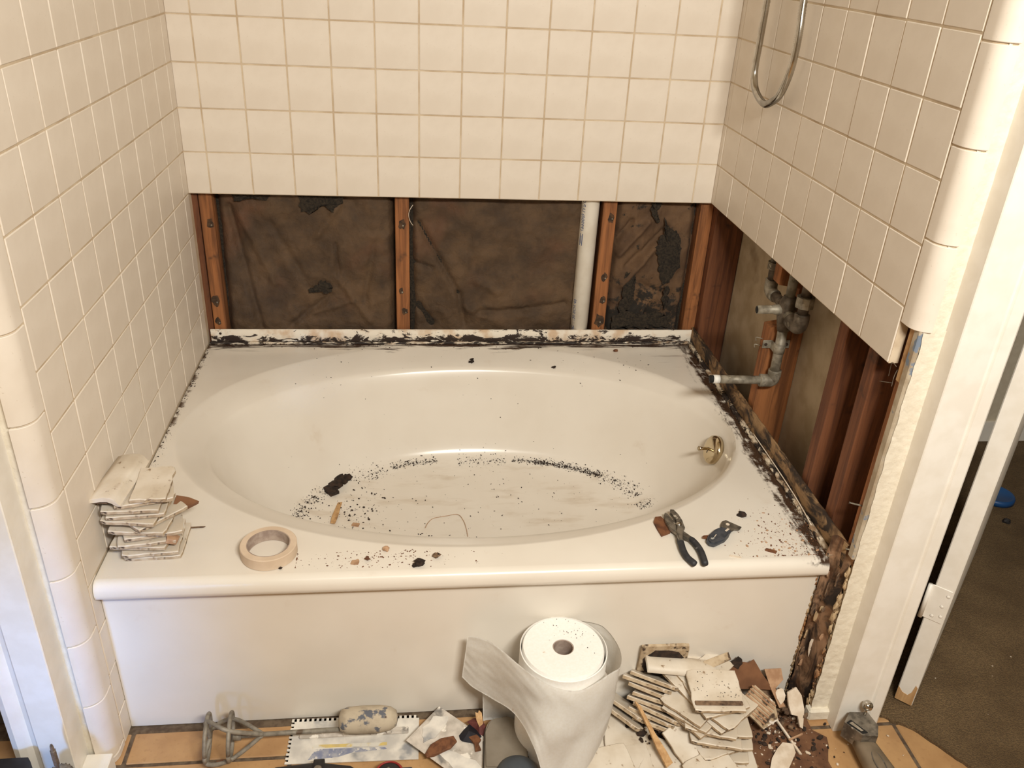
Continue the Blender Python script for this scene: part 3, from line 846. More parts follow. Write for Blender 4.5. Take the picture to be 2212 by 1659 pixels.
for (z0, z1, h0, h1) in ((0.728, 0.764, 0.0, 0.0022), (0.728, 0.764, 0.0085, 0.0107), (0.728, 0.7302, 0.0, 0.0107), (0.7618, 0.764, 0.0, 0.0107), (0.734, 0.758, 0.0042, 0.0062)):
    vs = []
    for (z, h) in ((z0, h0), (z1, h0), (z1, h1), (z0, h1)):
        a = A0 + h / pr_
        vs.append(bm.verts.new(((pr_ + 0.0003) * math.cos(a) - 0.0045 + 0.009 * (z - 0.02) / 2.36, (pr_ + 0.0003) * math.sin(a), z)))
    bm.faces.new(vs)
build('printed_mark', bm, M['blueink'], pv)

# ================================================================== SHOWER VALVE
vx, vy, vz = 1.512, -0.515, 0.757
sv = empty('shower_valve', (vx, vy, vz)); tag(sv, 'old galvanised mixing valve and pipes exposed in the open right wall', 'plumbing valve')
def L(*p): return [(a - vx, b - vy, c - vz) for (a, b, c) in p]
def pipe(name, pts, r, m, smooth=True, n=16):
    return build(name, tube(bmesh.new(), L(*pts), r, n), M[m], sv, smooth)
pipe('valve_body', [(1.512, -0.515, 0.700), (1.512, -0.515, 0.722), (1.512, -0.515, 0.735), (1.512, -0.515, 0.775), (1.512, -0.515, 0.79)], [0.015, 0.019, 0.022, 0.022, 0.015], 'galv_dk')
pipe('valve_stem', [(1.512, -0.515, 0.755), (1.480, -0.514, 0.755), (1.476, -0.514, 0.755), (1.436, -0.513, 0.754)], [0.014, 0.0125, 0.0105, 0.0105], 'galv')
build('stem_end', lathe(bmesh.new(), [(0.0, 0.001), (0.0085, 0.001), (0.0085, 0.0)], 16), M['black'], sv, False, (1.436 - vx, -0.513 - vy, 0.754 - vz), (0, -math.pi / 2, 0))
pipe('branch_pipe', [(1.512, -0.515, 0.760), (1.512, -0.430, 0.758)], 0.0125, 'galv_dk')
pipe('elbow', catmull([(1.512, -0.435, 0.758), (1.512, -0.412, 0.758), (1.512, -0.400, 0.768), (1.512, -0.400, 0.790)], 6), 0.0165, 'galv')
pipe('supply_pipe', [(1.512, -0.400, 0.785), (1.512, -0.398, 0.832)], 0.0125, 'galv_dk')
pipe('union_nut', [(1.512, -0.398, 0.818), (1.512, -0.398, 0.836)], 0.0185, 'galv', False, 8)
pipe('supply_pipe', [(1.512, -0.398, 0.836), (1.512, -0.396, 1.30)], 0.0125, 'galv')
pipe('branch_pipe', [(1.512, -0.515, 0.750), (1.506, -0.560, 0.745)], 0.0125, 'galv')
pipe('branch_collar', [(1.508, -0.548, 0.747), (1.507, -0.560, 0.746)], 0.0155, 'galv')
pipe('elbow', catmull([(1.506, -0.556, 0.745), (1.506, -0.592, 0.745), (1.506, -0.606, 0.757), (1.506, -0.606, 0.782)], 6), 0.0180, 'galv_dk')
pipe('supply_pipe', [(1.506, -0.606, 0.775), (1.506, -0.606, 1.30)], 0.0125, 'galv_dk')
pipe('union_nut', [(1.506, -0.606, 0.800), (1.506, -0.606, 0.826)], 0.0215, 'galv', False, 8)
pipe('shower_riser', [(1.512, -0.515, 0.785), (1.512, -0.514, 1.60)], 0.0115, 'galv')
pipe('spout_drop', [(1.512, -0.515, 0.702), (1.512, -0.520, 0.575)], 0.0125, 'galv')
pipe('elbow', catmull([(1.512, -0.520, 0.592), (1.512, -0.520, 0.574), (1.508, -0.520, 0.564), (1.490, -0.519, 0.562), (1.478, -0.518, 0.562)], 6), 0.0165, 'galv')
pipe('spout_nipple', [(1.482, -0.517, 0.562), (1.372, -0.512, 0.5625)], 0.0108, 'galv')
pipe('thread_tape', [(1.373, -0.512, 0.5625), (1.357, -0.5115, 0.5627)], 0.0112, 'teflon')
pipe('nipple_end', [(1.357, -0.5115, 0.5627), (1.349, -0.511, 0.563)], 0.0100, 'black')
bm = bmesh.new()
tube(bm, L((1.512, -0.5165, 0.640), (1.512, -0.5170, 0.664)), 0.0145, 16)
build('pipe_strap', bm, M['galv'], sv, True)
for s_, x0_, x1_ in ((-1, 1.4770, 1.5010), (1, 1.5230, 1.5480)):
    bm = bx(bmesh.new(), x0_ - vx, x1_ - vx, -0.4955 - vy, -0.4930 - vy, 0.641 - vz, 0.663 - vz, 0.001)
    e = build('strap_ear', bm, M['galv'], sv)
    build('screw_hole', lathe(bmesh.new(), [(0, 0.0006), (0.0042, 0.0006), (0.0042, 0)], 10), M['mud'], e, False, (((x0_ + 0.008) if s_ < 0 else (x1_ - 0.008)) - vx, -0.4957 - vy, 0.652 - vz), (math.pi / 2, 0, 0))
for s_, x_ in ((-1, 1.4995), (1, 1.5245)):
    build('strap_leg', bx(bmesh.new(), x_ - 0.0012 - vx, x_ + 0.0012 - vx, -0.518 - vy, -0.4935 - vy, 0.641 - vz, 0.663 - vz), M['galv'], sv)

# ================================================================== SHOWER HOSE (ribbed)
hp = catmull([(1.435, -0.237, 1.62), (1.435, -0.237, 1.426), (1.435, -0.2365, 1.376), (1.435, -0.236, 1.329), (1.435, -0.235, 1.282), (1.435, -0.242, 1.251), (1.435, -0.269, 1.223), (1.435, -0.329, 1.2065), (1.435, -0.376, 1.219), (1.435, -0.412, 1.242), (1.435, -0.437, 1.281), (1.435, -0.449, 1.324), (1.435, -0.450, 1.376), (1.435, -0.442, 1.439), (1.436, -0.425, 1.62)], 26)
tag(build('shower_hose', tube(bmesh.new(), hp, [0.0086 if i % 2 else 0.0074 for i in range(len(hp))], 16), M['chrome'], None, True), 'chrome ribbed shower hose hanging in a loop on the right tiled wall', 'hose')

# ================================================================== LOOSE TILES
def loose_tile_mesh(w, d, t, seed, chip=False):
    rnd = random.Random(seed)
    bm = bmesh.new()
    n = 7
    out = []
    for (a, b) in (((-1, -1), (1, -1)), ((1, -1), (1, 1)), ((1, 1), (-1, 1)), ((-1, 1), (-1, -1))):
        for s in range(n):
            f = s / n
            x = (a[0] + (b[0] - a[0]) * f) * w / 2
            y = (a[1] + (b[1] - a[1]) * f) * d / 2
            j = rnd.uniform(-1, 1) * (0.0016 if chip else 0.0005)
            k = 1 - (0.03 if s == 0 else 0) + j / (w / 2)
            out.append((x * k, y * k))
    lo = [bm.verts.new((x * 0.99, y * 0.99, 0)) for x, y in out]
    hi = [bm.verts.new((x, y, t - 0.0015)) for x, y in out]
    hi2 = [bm.verts.new((x * 0.97, y * 0.97, t)) for x, y in out]
    m = len(out)
    for i in range(m):
        bm.faces.new((lo[i], lo[(i + 1) % m], hi[(i + 1) % m], hi[i])).material_index = 1
        bm.faces.new((hi[i], hi[(i + 1) % m], hi2[(i + 1) % m], hi2[i])).material_index = 0
    bm.faces.new(lo[::-1]).material_index = 1
    bm.faces.new(hi2).material_index = 0
    me = bpy.data.meshes.new('ceramic_tile')
    bmesh.ops.recalc_face_normals(bm, faces=bm.faces[:])
    bm.to_mesh(me); bm.free()
    me.materials.append(M['glaze']); me.materials.append(M['biscuit'])
    return me
def mortar_mesh(w, d, seed, t=0.0045):
    rnd = random.Random(seed)
    bm = bmesh.new()
    pts = blob(22, w * 0.52, d * 0.52, 0.22, seed)
    pts = [(max(-w / 2 * 0.97, min(w / 2 * 0.97, x)), max(-d / 2 * 0.97, min(d / 2 * 0.97, y))) for x, y in pts]
    a = [bm.verts.new((x, y, 0.0002)) for x, y in pts]
    b = [bm.verts.new((x * rnd.uniform(0.82, 0.97), y * rnd.uniform(0.82, 0.97), -t * rnd.uniform(0.6, 1.0))) for x, y in pts]
    m = len(pts)
    for i in range(m):
        bm.faces.new((a[i], a[(i + 1) % m], b[(i + 1) % m], b[i]))
    bm.faces.new(a); bm.faces.new(b[::-1])
    me = bpy.data.meshes.new('mortar_residue')
    bmesh.ops.recalc_face_normals(bm, faces=bm.faces[:])
    bm.to_mesh(me); bm.free(); me.materials.append(M['mortar'])
    return me
TM = [loose_tile_mesh(0.108, 0.108, 0.0080, s, s % 2 == 1) for s in range(6)]
TH = [loose_tile_mesh(0.108, 0.058, 0.0080, 20 + s, True) for s in range(4)]
MM = [mortar_mesh(0.104, 0.104, s) for s in range(5)]
MH = [mortar_mesh(0.104, 0.055, 30 + s) for s in range(3)]
tile_i = 0
def ctile(label, group, loc, rz, rx=0.0, ry=0.0, half=False, mort=True, flip=False):
    global tile_i
    me = (TH[tile_i % 4] if half else TM[tile_i % 6])
    o = inst('ceramic_tile', me, None, loc, (rx + (math.pi if flip else 0), ry, rz))
    if mort:
        inst('mortar_residue', (MH[tile_i % 3] if half else MM[tile_i % 5]), o, (0, 0, 0), (0, 0, 1.57 * (tile_i % 4) if not half else 0), (0.86, 0.80, 1) if half else (0.84, 0.84, 1))
    tile_i += 1
    tag(o, label, 'tile', group)
    return o
D = math.radians
ORD = ['lowest', 'second from the bottom', 'third from the bottom', 'fourth from the bottom', 'fifth from the bottom', 'sixth from the bottom', 'seventh from the bottom', 'eighth from the bottom', 'ninth from the bottom', 'tenth from the bottom', 'eleventh from the bottom']
# --- stack on the front left corner of the tub
GS = 'pried off tiles stacked on the tub corner'
stk = [(0.092, -0.926, 2), (0.086, -0.930, 5), (0.072, -0.926, -4), (0.080, -0.930, 9), (0.088, -0.922, 14), (0.076, -0.926, -6), (0.080, -0.915, 47), (0.066, -0.928, -9), (0.070, -0.922, 5), (0.064, -0.924, 2), (0.078, -0.915, 15)]
zt = 0.4155
for i, (x, y, a) in enumerate(stk):
    mo = i > 0
    zt += 0.0042 if mo else 0.0
    ctile(('beige tile turned cornerwise, ' if i == 6 else 'beige tile with crusted edge, ') + ORD[i] + ' of the stack on the tub corner', GS, (x, y, zt), D(a), D(rt.uniform(-1, 1)), D(rt.uniform(-1, 1)), mort=mo)
    zt += 0.0080
# small tile and trim tile lying side by side on top
tag(inst('ceramic_tile', loose_tile_mesh(0.066, 0.112, 0.0085, 77, True), None, (0.098, -0.917, zt + 0.002), (0.0, D(1.0), D(4))), 'narrow beige cut tile, top of the tub corner stack beside the trim tile', 'tile', GS)
def trim_loose(w, l):
    pts = [(-w / 2, 0.004), (-w * 0.30, 0.0085), (0.0, 0.0115), (w * 0.20, 0.0115), (w * 0.34, 0.0070), (w * 0.42, -0.0035), (w * 0.50, -0.0040), (w * 0.50, -0.0085), (w * 0.36, -0.0085), (w * 0.24, -0.0005), (w * 0.10, 0.0030), (-w * 0.10, 0.0025), (-w * 0.30, -0.0010), (-w / 2, -0.0040)]
    bm = bmesh.new()
    prism(bm, pts, -l / 2, l / 2, 'y')
    es = [e for e in bm.edges if abs(e.verts[0].co.y - e.verts[1].co.y) < 1e-6]
    bmesh.ops.bevel(bm, geom=es, offset=0.001, segments=1, affect='EDGES')
    return bm
tb = build('trim_tile', trim_loose(0.062, 0.153), M['glaze'], None, False, (0.032, -0.905, zt + 0.0100), (0, 0, D(-5)))
tb.data.set_sharp_from_angle(angle=D(50)); 
for p in tb.data.polygons: p.use_smooth = True
tag(tb, 'long curved beige trim tile lying on top of the tub corner stack', 'tile', GS)
build('mortar_residue', bx(bmesh.new(), -0.026, 0.004, -0.070, 0.070, -0.0085, 0.0, 0.002), M['mortar'], tb)
# bits sticking out of the stack
def shard(name, label, cat, pts, h, loc, rot, m, group=None):
    bm = prism(bmesh.new(), pts, 0, h)
    o = build(name, bm, M[m], None, False, loc, rot)
    return tag(o, label, cat, group)
shard('mortar_chunk', 'dark brown pointed mortar flake jutting from the right side of the corner stack', 'rubble', [(-0.022, -0.010), (0.004, -0.016), (0.026, 0.004), (0.006, 0.012), (-0.018, 0.014)], 0.008, (0.143, -0.893, 0.486), (0.2, 0.3, 0.2), 'card')
shard('mortar_chunk', 'tan broken mortar lump wedged low in the corner stack', 'rubble', [(-0.014, -0.008), (0.006, -0.010), (0.012, 0.002), (0.002, 0.010), (-0.012, 0.008)], 0.012, (0.131, -0.966, 0.450), (0.1, 0.4, 0.4), 'tan_chip')
shard('wood_splinter', 'thin grey splinter lying on the deck right of the corner stack', 'splinter', [(-0.020, -0.002), (0.018, -0.0012), (0.022, 0.0015), (-0.020, 0.002)], 0.002, (0.150, -0.880, 0.4155), (0, 0, 0.05), 'mortar')

# --- heap on the floor, right hand stack
GH = 'broken off tiles heaped on the floor by the tub'
hp2 = [(1.248, -1.165, -13), (1.252, -1.155, -8), (1.235, -1.150, 15), (1.262, -1.142, -10), (1.238, -1.146, -15), (1.256, -1.134, -6), (1.230, -1.138, -21), (1.246, -1.128, 31), (1.252, -1.131, 36), (1.238, -1.118, 12)]
zt = 0.0045
for i, (x, y, a) in enumerate(hp2):
    ctile(('white tile turned cornerwise, ' if i in (7, 8) else 'dusty white tile, ') + ORD[i] + ' of the right floor stack', GH, (x, y, zt), D(a), D(rt.uniform(-2, 2)), D(rt.uniform(-2, 2)))
    zt += 0.0126
o = ctile('cream tile speckled with black, back side up on top of the right floor stack', GH, (1.232, -1.125, zt + 0.006), D(-6), D(2), D(-2), mort=False)
for (x, y, s) in ((0, -0.036, 1),):
    build('grout_ridge', rough := bx(bmesh.new(), -0.050, 0.050, y - 0.006, y + 0.006, 0.0075, 0.0115, 0.002), M['mortar'], o)
for i in range(40):
    pass
bm = bmesh.new()
r2 = random.Random(9)
for i in range(46):
    lump(bm, (r2.uniform(-0.045, 0.05), r2.uniform(-0.02, 0.05), 0.0082), r2.uniform(0.0006, 0.0014), (1, 1, 0.5), 0.4, 1)
tag(build('black_specks', bm, M['mud'], o), kind='stuff')
# tiles fanned out behind it
for i, (x, y, z, a, tx) in enumerate(((1.205, -1.060, 0.112, 34, 12), (1.222, -1.052, 0.118, 36, 12), (1.245, -1.052, 0.124, 38, 14))):
    ctile(('leftmost', 'middle', 'rightmost')[i] + ' of three white tiles fanned out behind the right floor stack', GH, (x, y, z), D(a), D(tx), 0, mort=False, half=(i == 2))
for i, (x, y, z, a) in enumerate(((1.196, -1.112, 0.100, -52), (1.200, -1.118, 0.088, -46), (1.206, -1.120, 0.074, -58))):
    ctile(('topmost', 'middle', 'lowest')[i] + ' of three grimy tiles poking out left of the right floor stack', GH, (x, y, z), D(a), D(3), D(-4), mort=(i > 0))
# --- left hand stack of half tiles seen on their edges
fan = [(0.004, -31), (-0.008, -34), (0.006, -36), (-0.004, -30), (0.010, -29), (-0.002, -33), (-0.010, -30), (0.008, -31)]
e0, e1 = Vector((1.112, -1.128, 0.046)), Vector((1.108, -1.070, 0.122))
TILT = D(-38)
for i, (dx, a) in enumerate(fan):
    Rm_ = Matrix.Rotation(D(a), 3, 'Z') @ Matrix.Rotation(TILT, 3, 'X')
    c = e0.lerp(e1, i / 7) + Rm_ @ Vector((dx, 0.029, -0.004))
    ctile('half tile seen edge on, ' + ORD[i] + ' of the stack behind the paper roll', GH, c, D(a), TILT, D(rt.uniform(-1.5, 1.5)), half=True)
# --- loose ones low in front
low = [((1.062, -1.112, 0.016), -9, 4, 0, False, 'grey white tile lying flat left of the wood sliver'),
       ((1.075, -1.105, 0.002), -16, 0, 0, False, 'dusty tile lying under the flat grey white tile'),
       ((1.052, -1.085, 0.030), -50, -36, 0, True, 'dirty half tile sloping down beside the paper towel'),
       ((1.066, -1.076, 0.040), -48, -36, 0, True, 'upper dirty half tile sloping beside the paper towel'),
       ((0.995, -1.222, 0.030), 10, 5, 0, False, 'large bright cream tile in front of the paper towel tail'),
       ((1.040, -1.205, 0.012), 3, 2, 0, False, 'pale tile half hidden under the large bright cream tile'),
       ((1.128, -1.205, 0.010), -36, 0, 3, False, 'pale grey tile on the floor in front of the wood sliver'),
       ((1.190, -1.225, 0.006), -38, 0, 0, False, 'dull grey tile flat on the floor before the right stack'),
       ((1.262, -1.215, 0.006), -4, 0, 0, False, 'pale tile flat at the front foot of the right stack'),
       ((1.215, -1.245, 0.024), 24, 6, 0, False, 'bright tile nearest the camera before the right stack'),
       ((1.172, -1.180, 0.030), -62, 10, 20, True, 'dark edged half tile tipped between the two floor stacks'),
       ((1.010, -1.140, 0.004), 24, 0, 0, True, 'broken brown edged half tile just right of the paper tail')]
for (loc, a, tx, ty, hf, lb) in low:
    ctile(lb, GH, loc, D(a), D(tx), D(ty), half=hf, mort=hf)
# --- the tile leaning on the apron with its muddy back outwards, and the trim tile before it
o = ctile('tile leaning against the tub apron with dark mud on its back', GH, (1.143, -1.046, 0.134), D(-2), D(-78), 0, mort=False)
o.rotation_euler = (D(97), 0, D(-1))
o.location = (1.143, -1.026, 0.134)
bm = bmesh.new()
pts = blob(24, 0.042, 0.046, 0.14, 91)
top = [bm.verts.new((x, y, -0.0005)) for x, y in pts]
low_ = [bm.verts.new((x * 0.9, y * 0.9, -0.0035)) for x, y in pts]
for i in range(24): bm.faces.new((top[i], top[(i + 1) % 24], low_[(i + 1) % 24], low_[i]))
bm.faces.new(low_[::-1])
o.rotation_euler = (D(-83), 0, D(-1)); o.location = (1.143, -1.034, 0.134)
# glaze faces the apron, biscuit faces out
o.rotation_euler = (D(97), 0, D(-1))
o.rotation_euler = (D(-84), 0, D(-1) )
mudp = bmesh.new()
pts = blob(24, 0.046, 0.044, 0.10, 91)
a_ = [mudp.verts.new((x, y, -0.0002)) for x, y in pts]
b_ = [mudp.verts.new((x * 0.92, y * 0.92, -0.003)) for x, y in pts]
for i in range(24): mudp.faces.new((a_[i], a_[(i + 1) % 24], b_[(i + 1) % 24], b_[i]))
mudp.faces.new(b_[::-1])
build('mud_patch', mudp, M['mud'], o)
bm.free()
tb = build('trim_tile', trim_loose(0.052, 0.158), M['glaze'], None, False, (1.178, -1.048, 0.137), (D(8), 0, D(87)))
for p in tb.data.polygons: p.use_smooth = True
tb.data.set_sharp_from_angle(angle=D(50))
tag(tb, 'long white rounded trim tile lying along the apron on the floor heap', 'tile', GH)

# --- wood, paperboard and plaster bits of the heap
shard('wood_sliver', 'long pale wood sliver lying across the floor tiles', 'splinter', [(-0.072, -0.004), (-0.06, 0.003), (0.0, 0.005), (0.045, 0.010), (0.068, 0.011), (0.072, -0.006), (0.03, -0.007), (-0.01, -0.004)], 0.005, (1.098, -1.155, 0.056), (0.0, D(22), D(-70)), 'wood_pale')
shard('paperboard_scrap', 'torn brown paperboard scrap leaning on the apron behind the right stack', 'scrap', [(-0.062, -0.030), (-0.045, 0.028), (-0.030, 0.024), (-0.022, 0.034), (0.0, 0.032), (0.012, 0.040), (0.020, 0.028), (0.034, 0.006), (0.050, -0.014), (0.058, -0.030), (0.02, -0.028)], 0.0022, (1.338, -1.050, 0.096), (D(68), 0, D(-5)), 'card')
shard('dirt_clump', 'small black clump stuck on top of the brown paperboard scrap', 'dirt', blob(9, 0.010, 0.012, 0.4, 5), 0.006, (1.314, -1.036, 0.124), (D(70), 0, 0), 'mud')
shard('tile_fragment', 'narrow beige tile fragment leaning up behind the fanned white tiles', 'tile', [(-0.030, -0.010), (0.030, -0.008), (0.031, 0.009), (-0.028, 0.010)], 0.008, (1.262, -1.044, 0.140), (D(35), D(-18), D(8)), 'biscuit')
rb = shard('ridged_tile_back', 'tan ridged tile back tipped up right of the floor stack', 'tile', [(-0.045, -0.028), (0.030, -0.034), (0.046, 0.004), (0.020, 0.030), (-0.035, 0.030)], 0.008, (1.352, -1.105, 0.060), (D(30), D(28), D(-34)), 'biscuit')
for i in range(7):
    build('ridge', bx(bmesh.new(), -0.040, 0.026, -0.026 + i * 0.008, -0.022 + i * 0.008, 0.0078, 0.0105, 0.0008), M['tan_chip'], rb)
shard('plaster_flake', 'large pinkish white plaster flake on the dirty floor right of the tiles', 'plaster', [(-0.042, -0.030), (-0.018, 0.002), (0.006, 0.022), (0.026, 0.034), (0.046, 0.026), (0.040, 0.004), (0.016, -0.018), (-0.004, -0.036)], 0.006, (1.374, -1.196, 0.004), (0, 0, D(8)), 'chip')
shard('plaster_flake', 'upright white plaster flake standing in the corner by the rotten strip', 'plaster', [(-0.014, 0.040), (0.008, 0.048), (0.018, 0.030), (0.020, 0.0), (0.010, -0.040), (0.004, -0.036), (0.002, -0.012), (-0.012, -0.008), (-0.016, 0.012)], 0.005, (1.438, -1.105, 0.045), (D(52), 0, D(6)), 'chip')
shard('plaster_flake', 'small white flake on the rubble left of the upright flake', 'plaster', blob(9, 0.012, 0.018, 0.35, 8), 0.004, (1.412, -1.078, 0.062), (D(40), 0, 0), 'chip')
shard('wood_shard', 'pinkish flat wood shard standing against the rotten corner', 'splinter', [(-0.020, 0.030), (0.018, 0.034), (0.022, 0.010), (0.004, -0.010), (0.026, -0.046), (0.012, -0.050), (-0.008, -0.006)], 0.006, (1.398, -1.058, 0.078), (D(48), 0, D(-8)), 'tan_chip')
shard('wood_shard', 'grey brown wood shard leaning under the pinkish shard', 'splinter', [(-0.030, 0.014), (0.0, 0.030), (0.026, 0.016), (0.020, -0.022), (-0.016, -0.024)], 0.007, (1.388, -1.045, 0.048), (D(40), 0, D(20)), 'mortar')
shard('wood_splinter', 'thin pale stick lying on the floor before the upright flake', 'splinter', [(-0.045, -0.0022), (0.042, -0.003), (0.045, 0.002), (-0.045, 0.002)], 0.004, (1.412, -1.146, 0.010), (0, D(10), D(-72)), 'chip')
shard('wood_splinter', 'short pale stick end lying by the rotten strip', 'splinter', [(-0.020, -0.002), (0.018, -0.002), (0.020, 0.002), (-0.020, 0.002)], 0.003, (1.428, -1.150, 0.012), (0, 0, D(20)), 'tan_chip')
# rubble around the heap and the dirt film on the floor
def scatter(name, label, cat, n, fn, m, smin, smax, seed, flat=0.55):
    r = random.Random(seed)
    bm = bmesh.new()
    random.seed(seed)
    for i in range(n):
        p = fn(r)
        s = smin + (smax - smin) * r.random() ** 3
        bmesh.ops.create_icosphere(bm, subdivisions=1, radius=s, matrix=Matrix.Translation((p[0], p[1], p[2] + s * flat * 0.6)) @ Matrix.Rotation(r.uniform(0, 6.28), 4, 'Z') @ Matrix.Diagonal((r.uniform(0.7, 1.6), r.uniform(0.5, 1.0), flat, 1)))
    for v in bm.verts:
        v.co += Vector((mn.noise(v.co * 900), mn.noise(v.co * 900 + Vector((5, 5, 5))), 0)) * smin * 0.5
    o = build(name, bm, M[m])
    return tag(o, label, cat, kind='stuff')
bm = bmesh.new()
pts = [(x, y) for x, y in blob(40, 0.135, 0.135, 0.12, 12)]
prism(bm, pts, 0.0, 0.0016)
tag(build('dirt_film', bm, M['dirt_film'], None, False, (1.365, -1.165, 0.0004)), 'brown dirt film spread on the floor right of the tile heap', 'dirt', kind='stuff')
scatter('floor_rubble', 'pale crumbs strewn over the brown dirt right of the tile heap', 'rubble', 90, lambda r: (r.gauss(1.38, 0.05), min(-1.03, r.gauss(-1.14, 0.05)), 0.002), 'chip', 0.001, 0.006, 3)
scatter('floor_rubble', 'dark crumbs strewn over the floor right of the tile heap', 'rubble', 220, lambda r: (r.gauss(1.40, 0.06), min(-1.03, r.gauss(-1.12, 0.06)), 0.002), 'mud', 0.001, 0.007, 4)
scatter('floor_rubble', 'dark lumps filling the shaded void under the leaning stack of half tiles', 'rubble', 260, lambda r: (r.gauss(1.13, 0.035), min(-1.03, r.gauss(-1.085, 0.03)), 0.004 + 0.03 * r.random()), 'mud', 0.002, 0.012, 5)  # dark lumps added to imitate the black shade between the tile stacks
scatter('floor_rubble', 'tan rubble heaped in the corner below the rotten strip', 'rubble', 160, lambda r: (r.gauss(1.43, 0.022), min(-1.035, r.gauss(-1.07, 0.022)), 0.004 + 0.035 * r.random() ** 2), 'mortar', 0.002, 0.010, 6)
scatter('floor_rubble', 'tiny crumbs scattered on the orange floor tiles by the casing', 'rubble', 40, lambda r: (r.uniform(1.40, 1.66), r.uniform(-1.30, -1.15), 0.001), 'chip', 0.0008, 0.004, 7)

# --- grit in and on the tub
cxb, cyb = 0.781, -0.485
def on_ellipse(r, lo, hi, k, s):
    a = math.radians(r.uniform(lo, hi))
    f = k + r.gauss(0, s)
    x, y = cxb + 0.492 * f * math.cos(a), cyb + 0.298 * f * math.sin(a)
    return (x, y, basin_z(x, y))
def multi(r):
    t = r.random()
    if t < 0.38: return on_ellipse(r, 40, 68, 1.0, 0.014)
    if t < 0.48: return on_ellipse(r, 62, 76, 0.995, 0.013)
    if t < 0.60: return on_ellipse(r, 103, 120, 1.0, 0.016)
    if t < 0.66: return on_ellipse(r, 78, 96, 0.98, 0.035)
    if t < 0.76: return on_ellipse(r, 18, 40, 0.995, 0.028)
    if t < 0.80: return on_ellipse(r, 7, 14, 0.98, 0.03)
    if t < 0.86: return on_ellipse(r, 122, 138, 0.99, 0.04)
    if t < 0.93: return on_ellipse(r, 150, 163, 1.0, 0.020)
    return on_ellipse(r, 165, 178, 1.0, 0.022)
scatter('dark_grit', 'line of dark grit along the back edge of the tub bottom', 'dirt', 2600, multi, 'mud', 0.0007, 0.0026, 11, 0.6)
def infloor(r):
    a = r.uniform(0, 6.283); f = math.sqrt(r.random()) * 0.95
    x, y = cxb + 0.46 * f * math.cos(a), cyb + 0.27 * f * math.sin(a)
    return (x, y, basin_z(x, y))
scatter('dark_grit', 'dark specks scattered over the tub bottom', 'dirt', 260, infloor, 'mud', 0.0006, 0.0026, 12)
def nearclump(r):
    x, y = r.gauss(0.43, 0.05), r.gauss(-0.43, 0.055)
    return (x, y, basin_z(x, y))
scatter('dark_grit', 'dark crumbs around the big clump on the tub bottom', 'dirt', 170, nearclump, 'mud', 0.0008, 0.0042, 13)
def wall(r):
    x, y = r.uniform(0.25, 1.35), r.uniform(-0.20, -0.01) if r.random() < 0.6 else r.uniform(-0.35, -0.05)
    return (x, y, basin_z(x, y))
scatter('dark_grit', 'sparse specks on the sloping back side of the tub', 'dirt', 130, wall, 'mud', 0.0006, 0.0024, 14)
scatter('dark_grit', 'brown specks on the front deck between tape roll and middle', 'dirt', 260, lambda r: (min(0.78, max(0.37, r.gauss(0.54, 0.09))), r.uniform(-1.024, -0.968) if r.random() < 0.85 else -0.99, 0.415), 'wood_rust', 0.0004, 0.0020, 15)
scatter('dark_grit', 'brown crumbs strewn on the right front deck corner', 'dirt', 420, lambda r: (min(1.462, r.gauss(1.395, 0.055)), max(-1.024, r.gauss(-0.97, 0.055)), 0.415), 'wood_rust', 0.0004, 0.0024, 16)
scatter('pale_crumbs', 'pale crumbs strewn on the right front deck corner', 'dirt', 120, lambda r: (min(1.462, r.gauss(1.39, 0.05)), max(-1.024, r.gauss(-0.98, 0.04)), 0.415), 'tan_chip', 0.0006, 0.0036, 17)
scatter('dark_grit', 'black crumbs along the torn right edge of the deck', 'dirt', 240, lambda r: (1.474 - abs(r.gauss(0, 0.018)), r.uniform(-1.02, -0.02), 0.415), 'mud', 0.0006, 0.0034, 18)
scatter('dark_grit', 'black crumbs along the back edge of the deck', 'dirt', 380, lambda r: (r.uniform(0.03, 1.46), 0.016 - abs(r.gauss(0, 0.014)), 0.416), 'mud', 0.0006, 0.0030, 19)
scatter('dark_grit', 'dark crumbs along the left wall joint of the deck', 'dirt', 150, lambda r: (0.003 + abs(r.gauss(0, 0.006)), r.uniform(-0.72, -0.02), 0.415), 'mud', 0.0006, 0.0024, 20)
def clump(name, label, parts, m, seed):
    random.seed(seed)
    bm = bmesh.new()
    for (x, y, z, s) in parts: lump(bm, (x, y, z), s, (1.2, 1.0, 0.7), 0.5, 2)
    return tag(build(name, bm, M[m], None, False), label, 'dirt')
zc = basin_z(0.385, -0.300)
clump('dirt_clump', 'big black clump of damp dirt at the back left of the tub bottom', [(0.368, -0.335, basin_z(0.368, -0.335) + 0.006, 0.016), (0.380, -0.318, basin_z(0.380, -0.318) + 0.007, 0.017), (0.394, -0.298, basin_z(0.394, -0.298) + 0.006, 0.017), (0.412, -0.283, basin_z(0.412, -0.283) + 0.004, 0.013), (0.376, -0.342, basin_z(0.376, -0.342) + 0.005, 0.013)], 'mud', 21)
clump('dirt_clump', 'dark lump of dirt on the middle of the front deck', [(0.612, -1.017, 0.422, 0.0095), (0.603, -1.021, 0.418, 0.005)], 'mud', 22)
clump('dirt_clump', 'grey brown crumb right of the dark lump on the front deck', [(0.646, -0.996, 0.420, 0.0065)], 'mortar', 23)
clump('dirt_clump', 'round brown crumb left of the dark lump on the front deck', [(0.509, -0.998, 0.419, 0.0045)], 'wood_rust', 24)
clump('dirt_clump', 'tan crumb at the front lip of the tub opening', [(0.545, -0.968, 0.418, 0.0060)], 'tan_chip', 25)
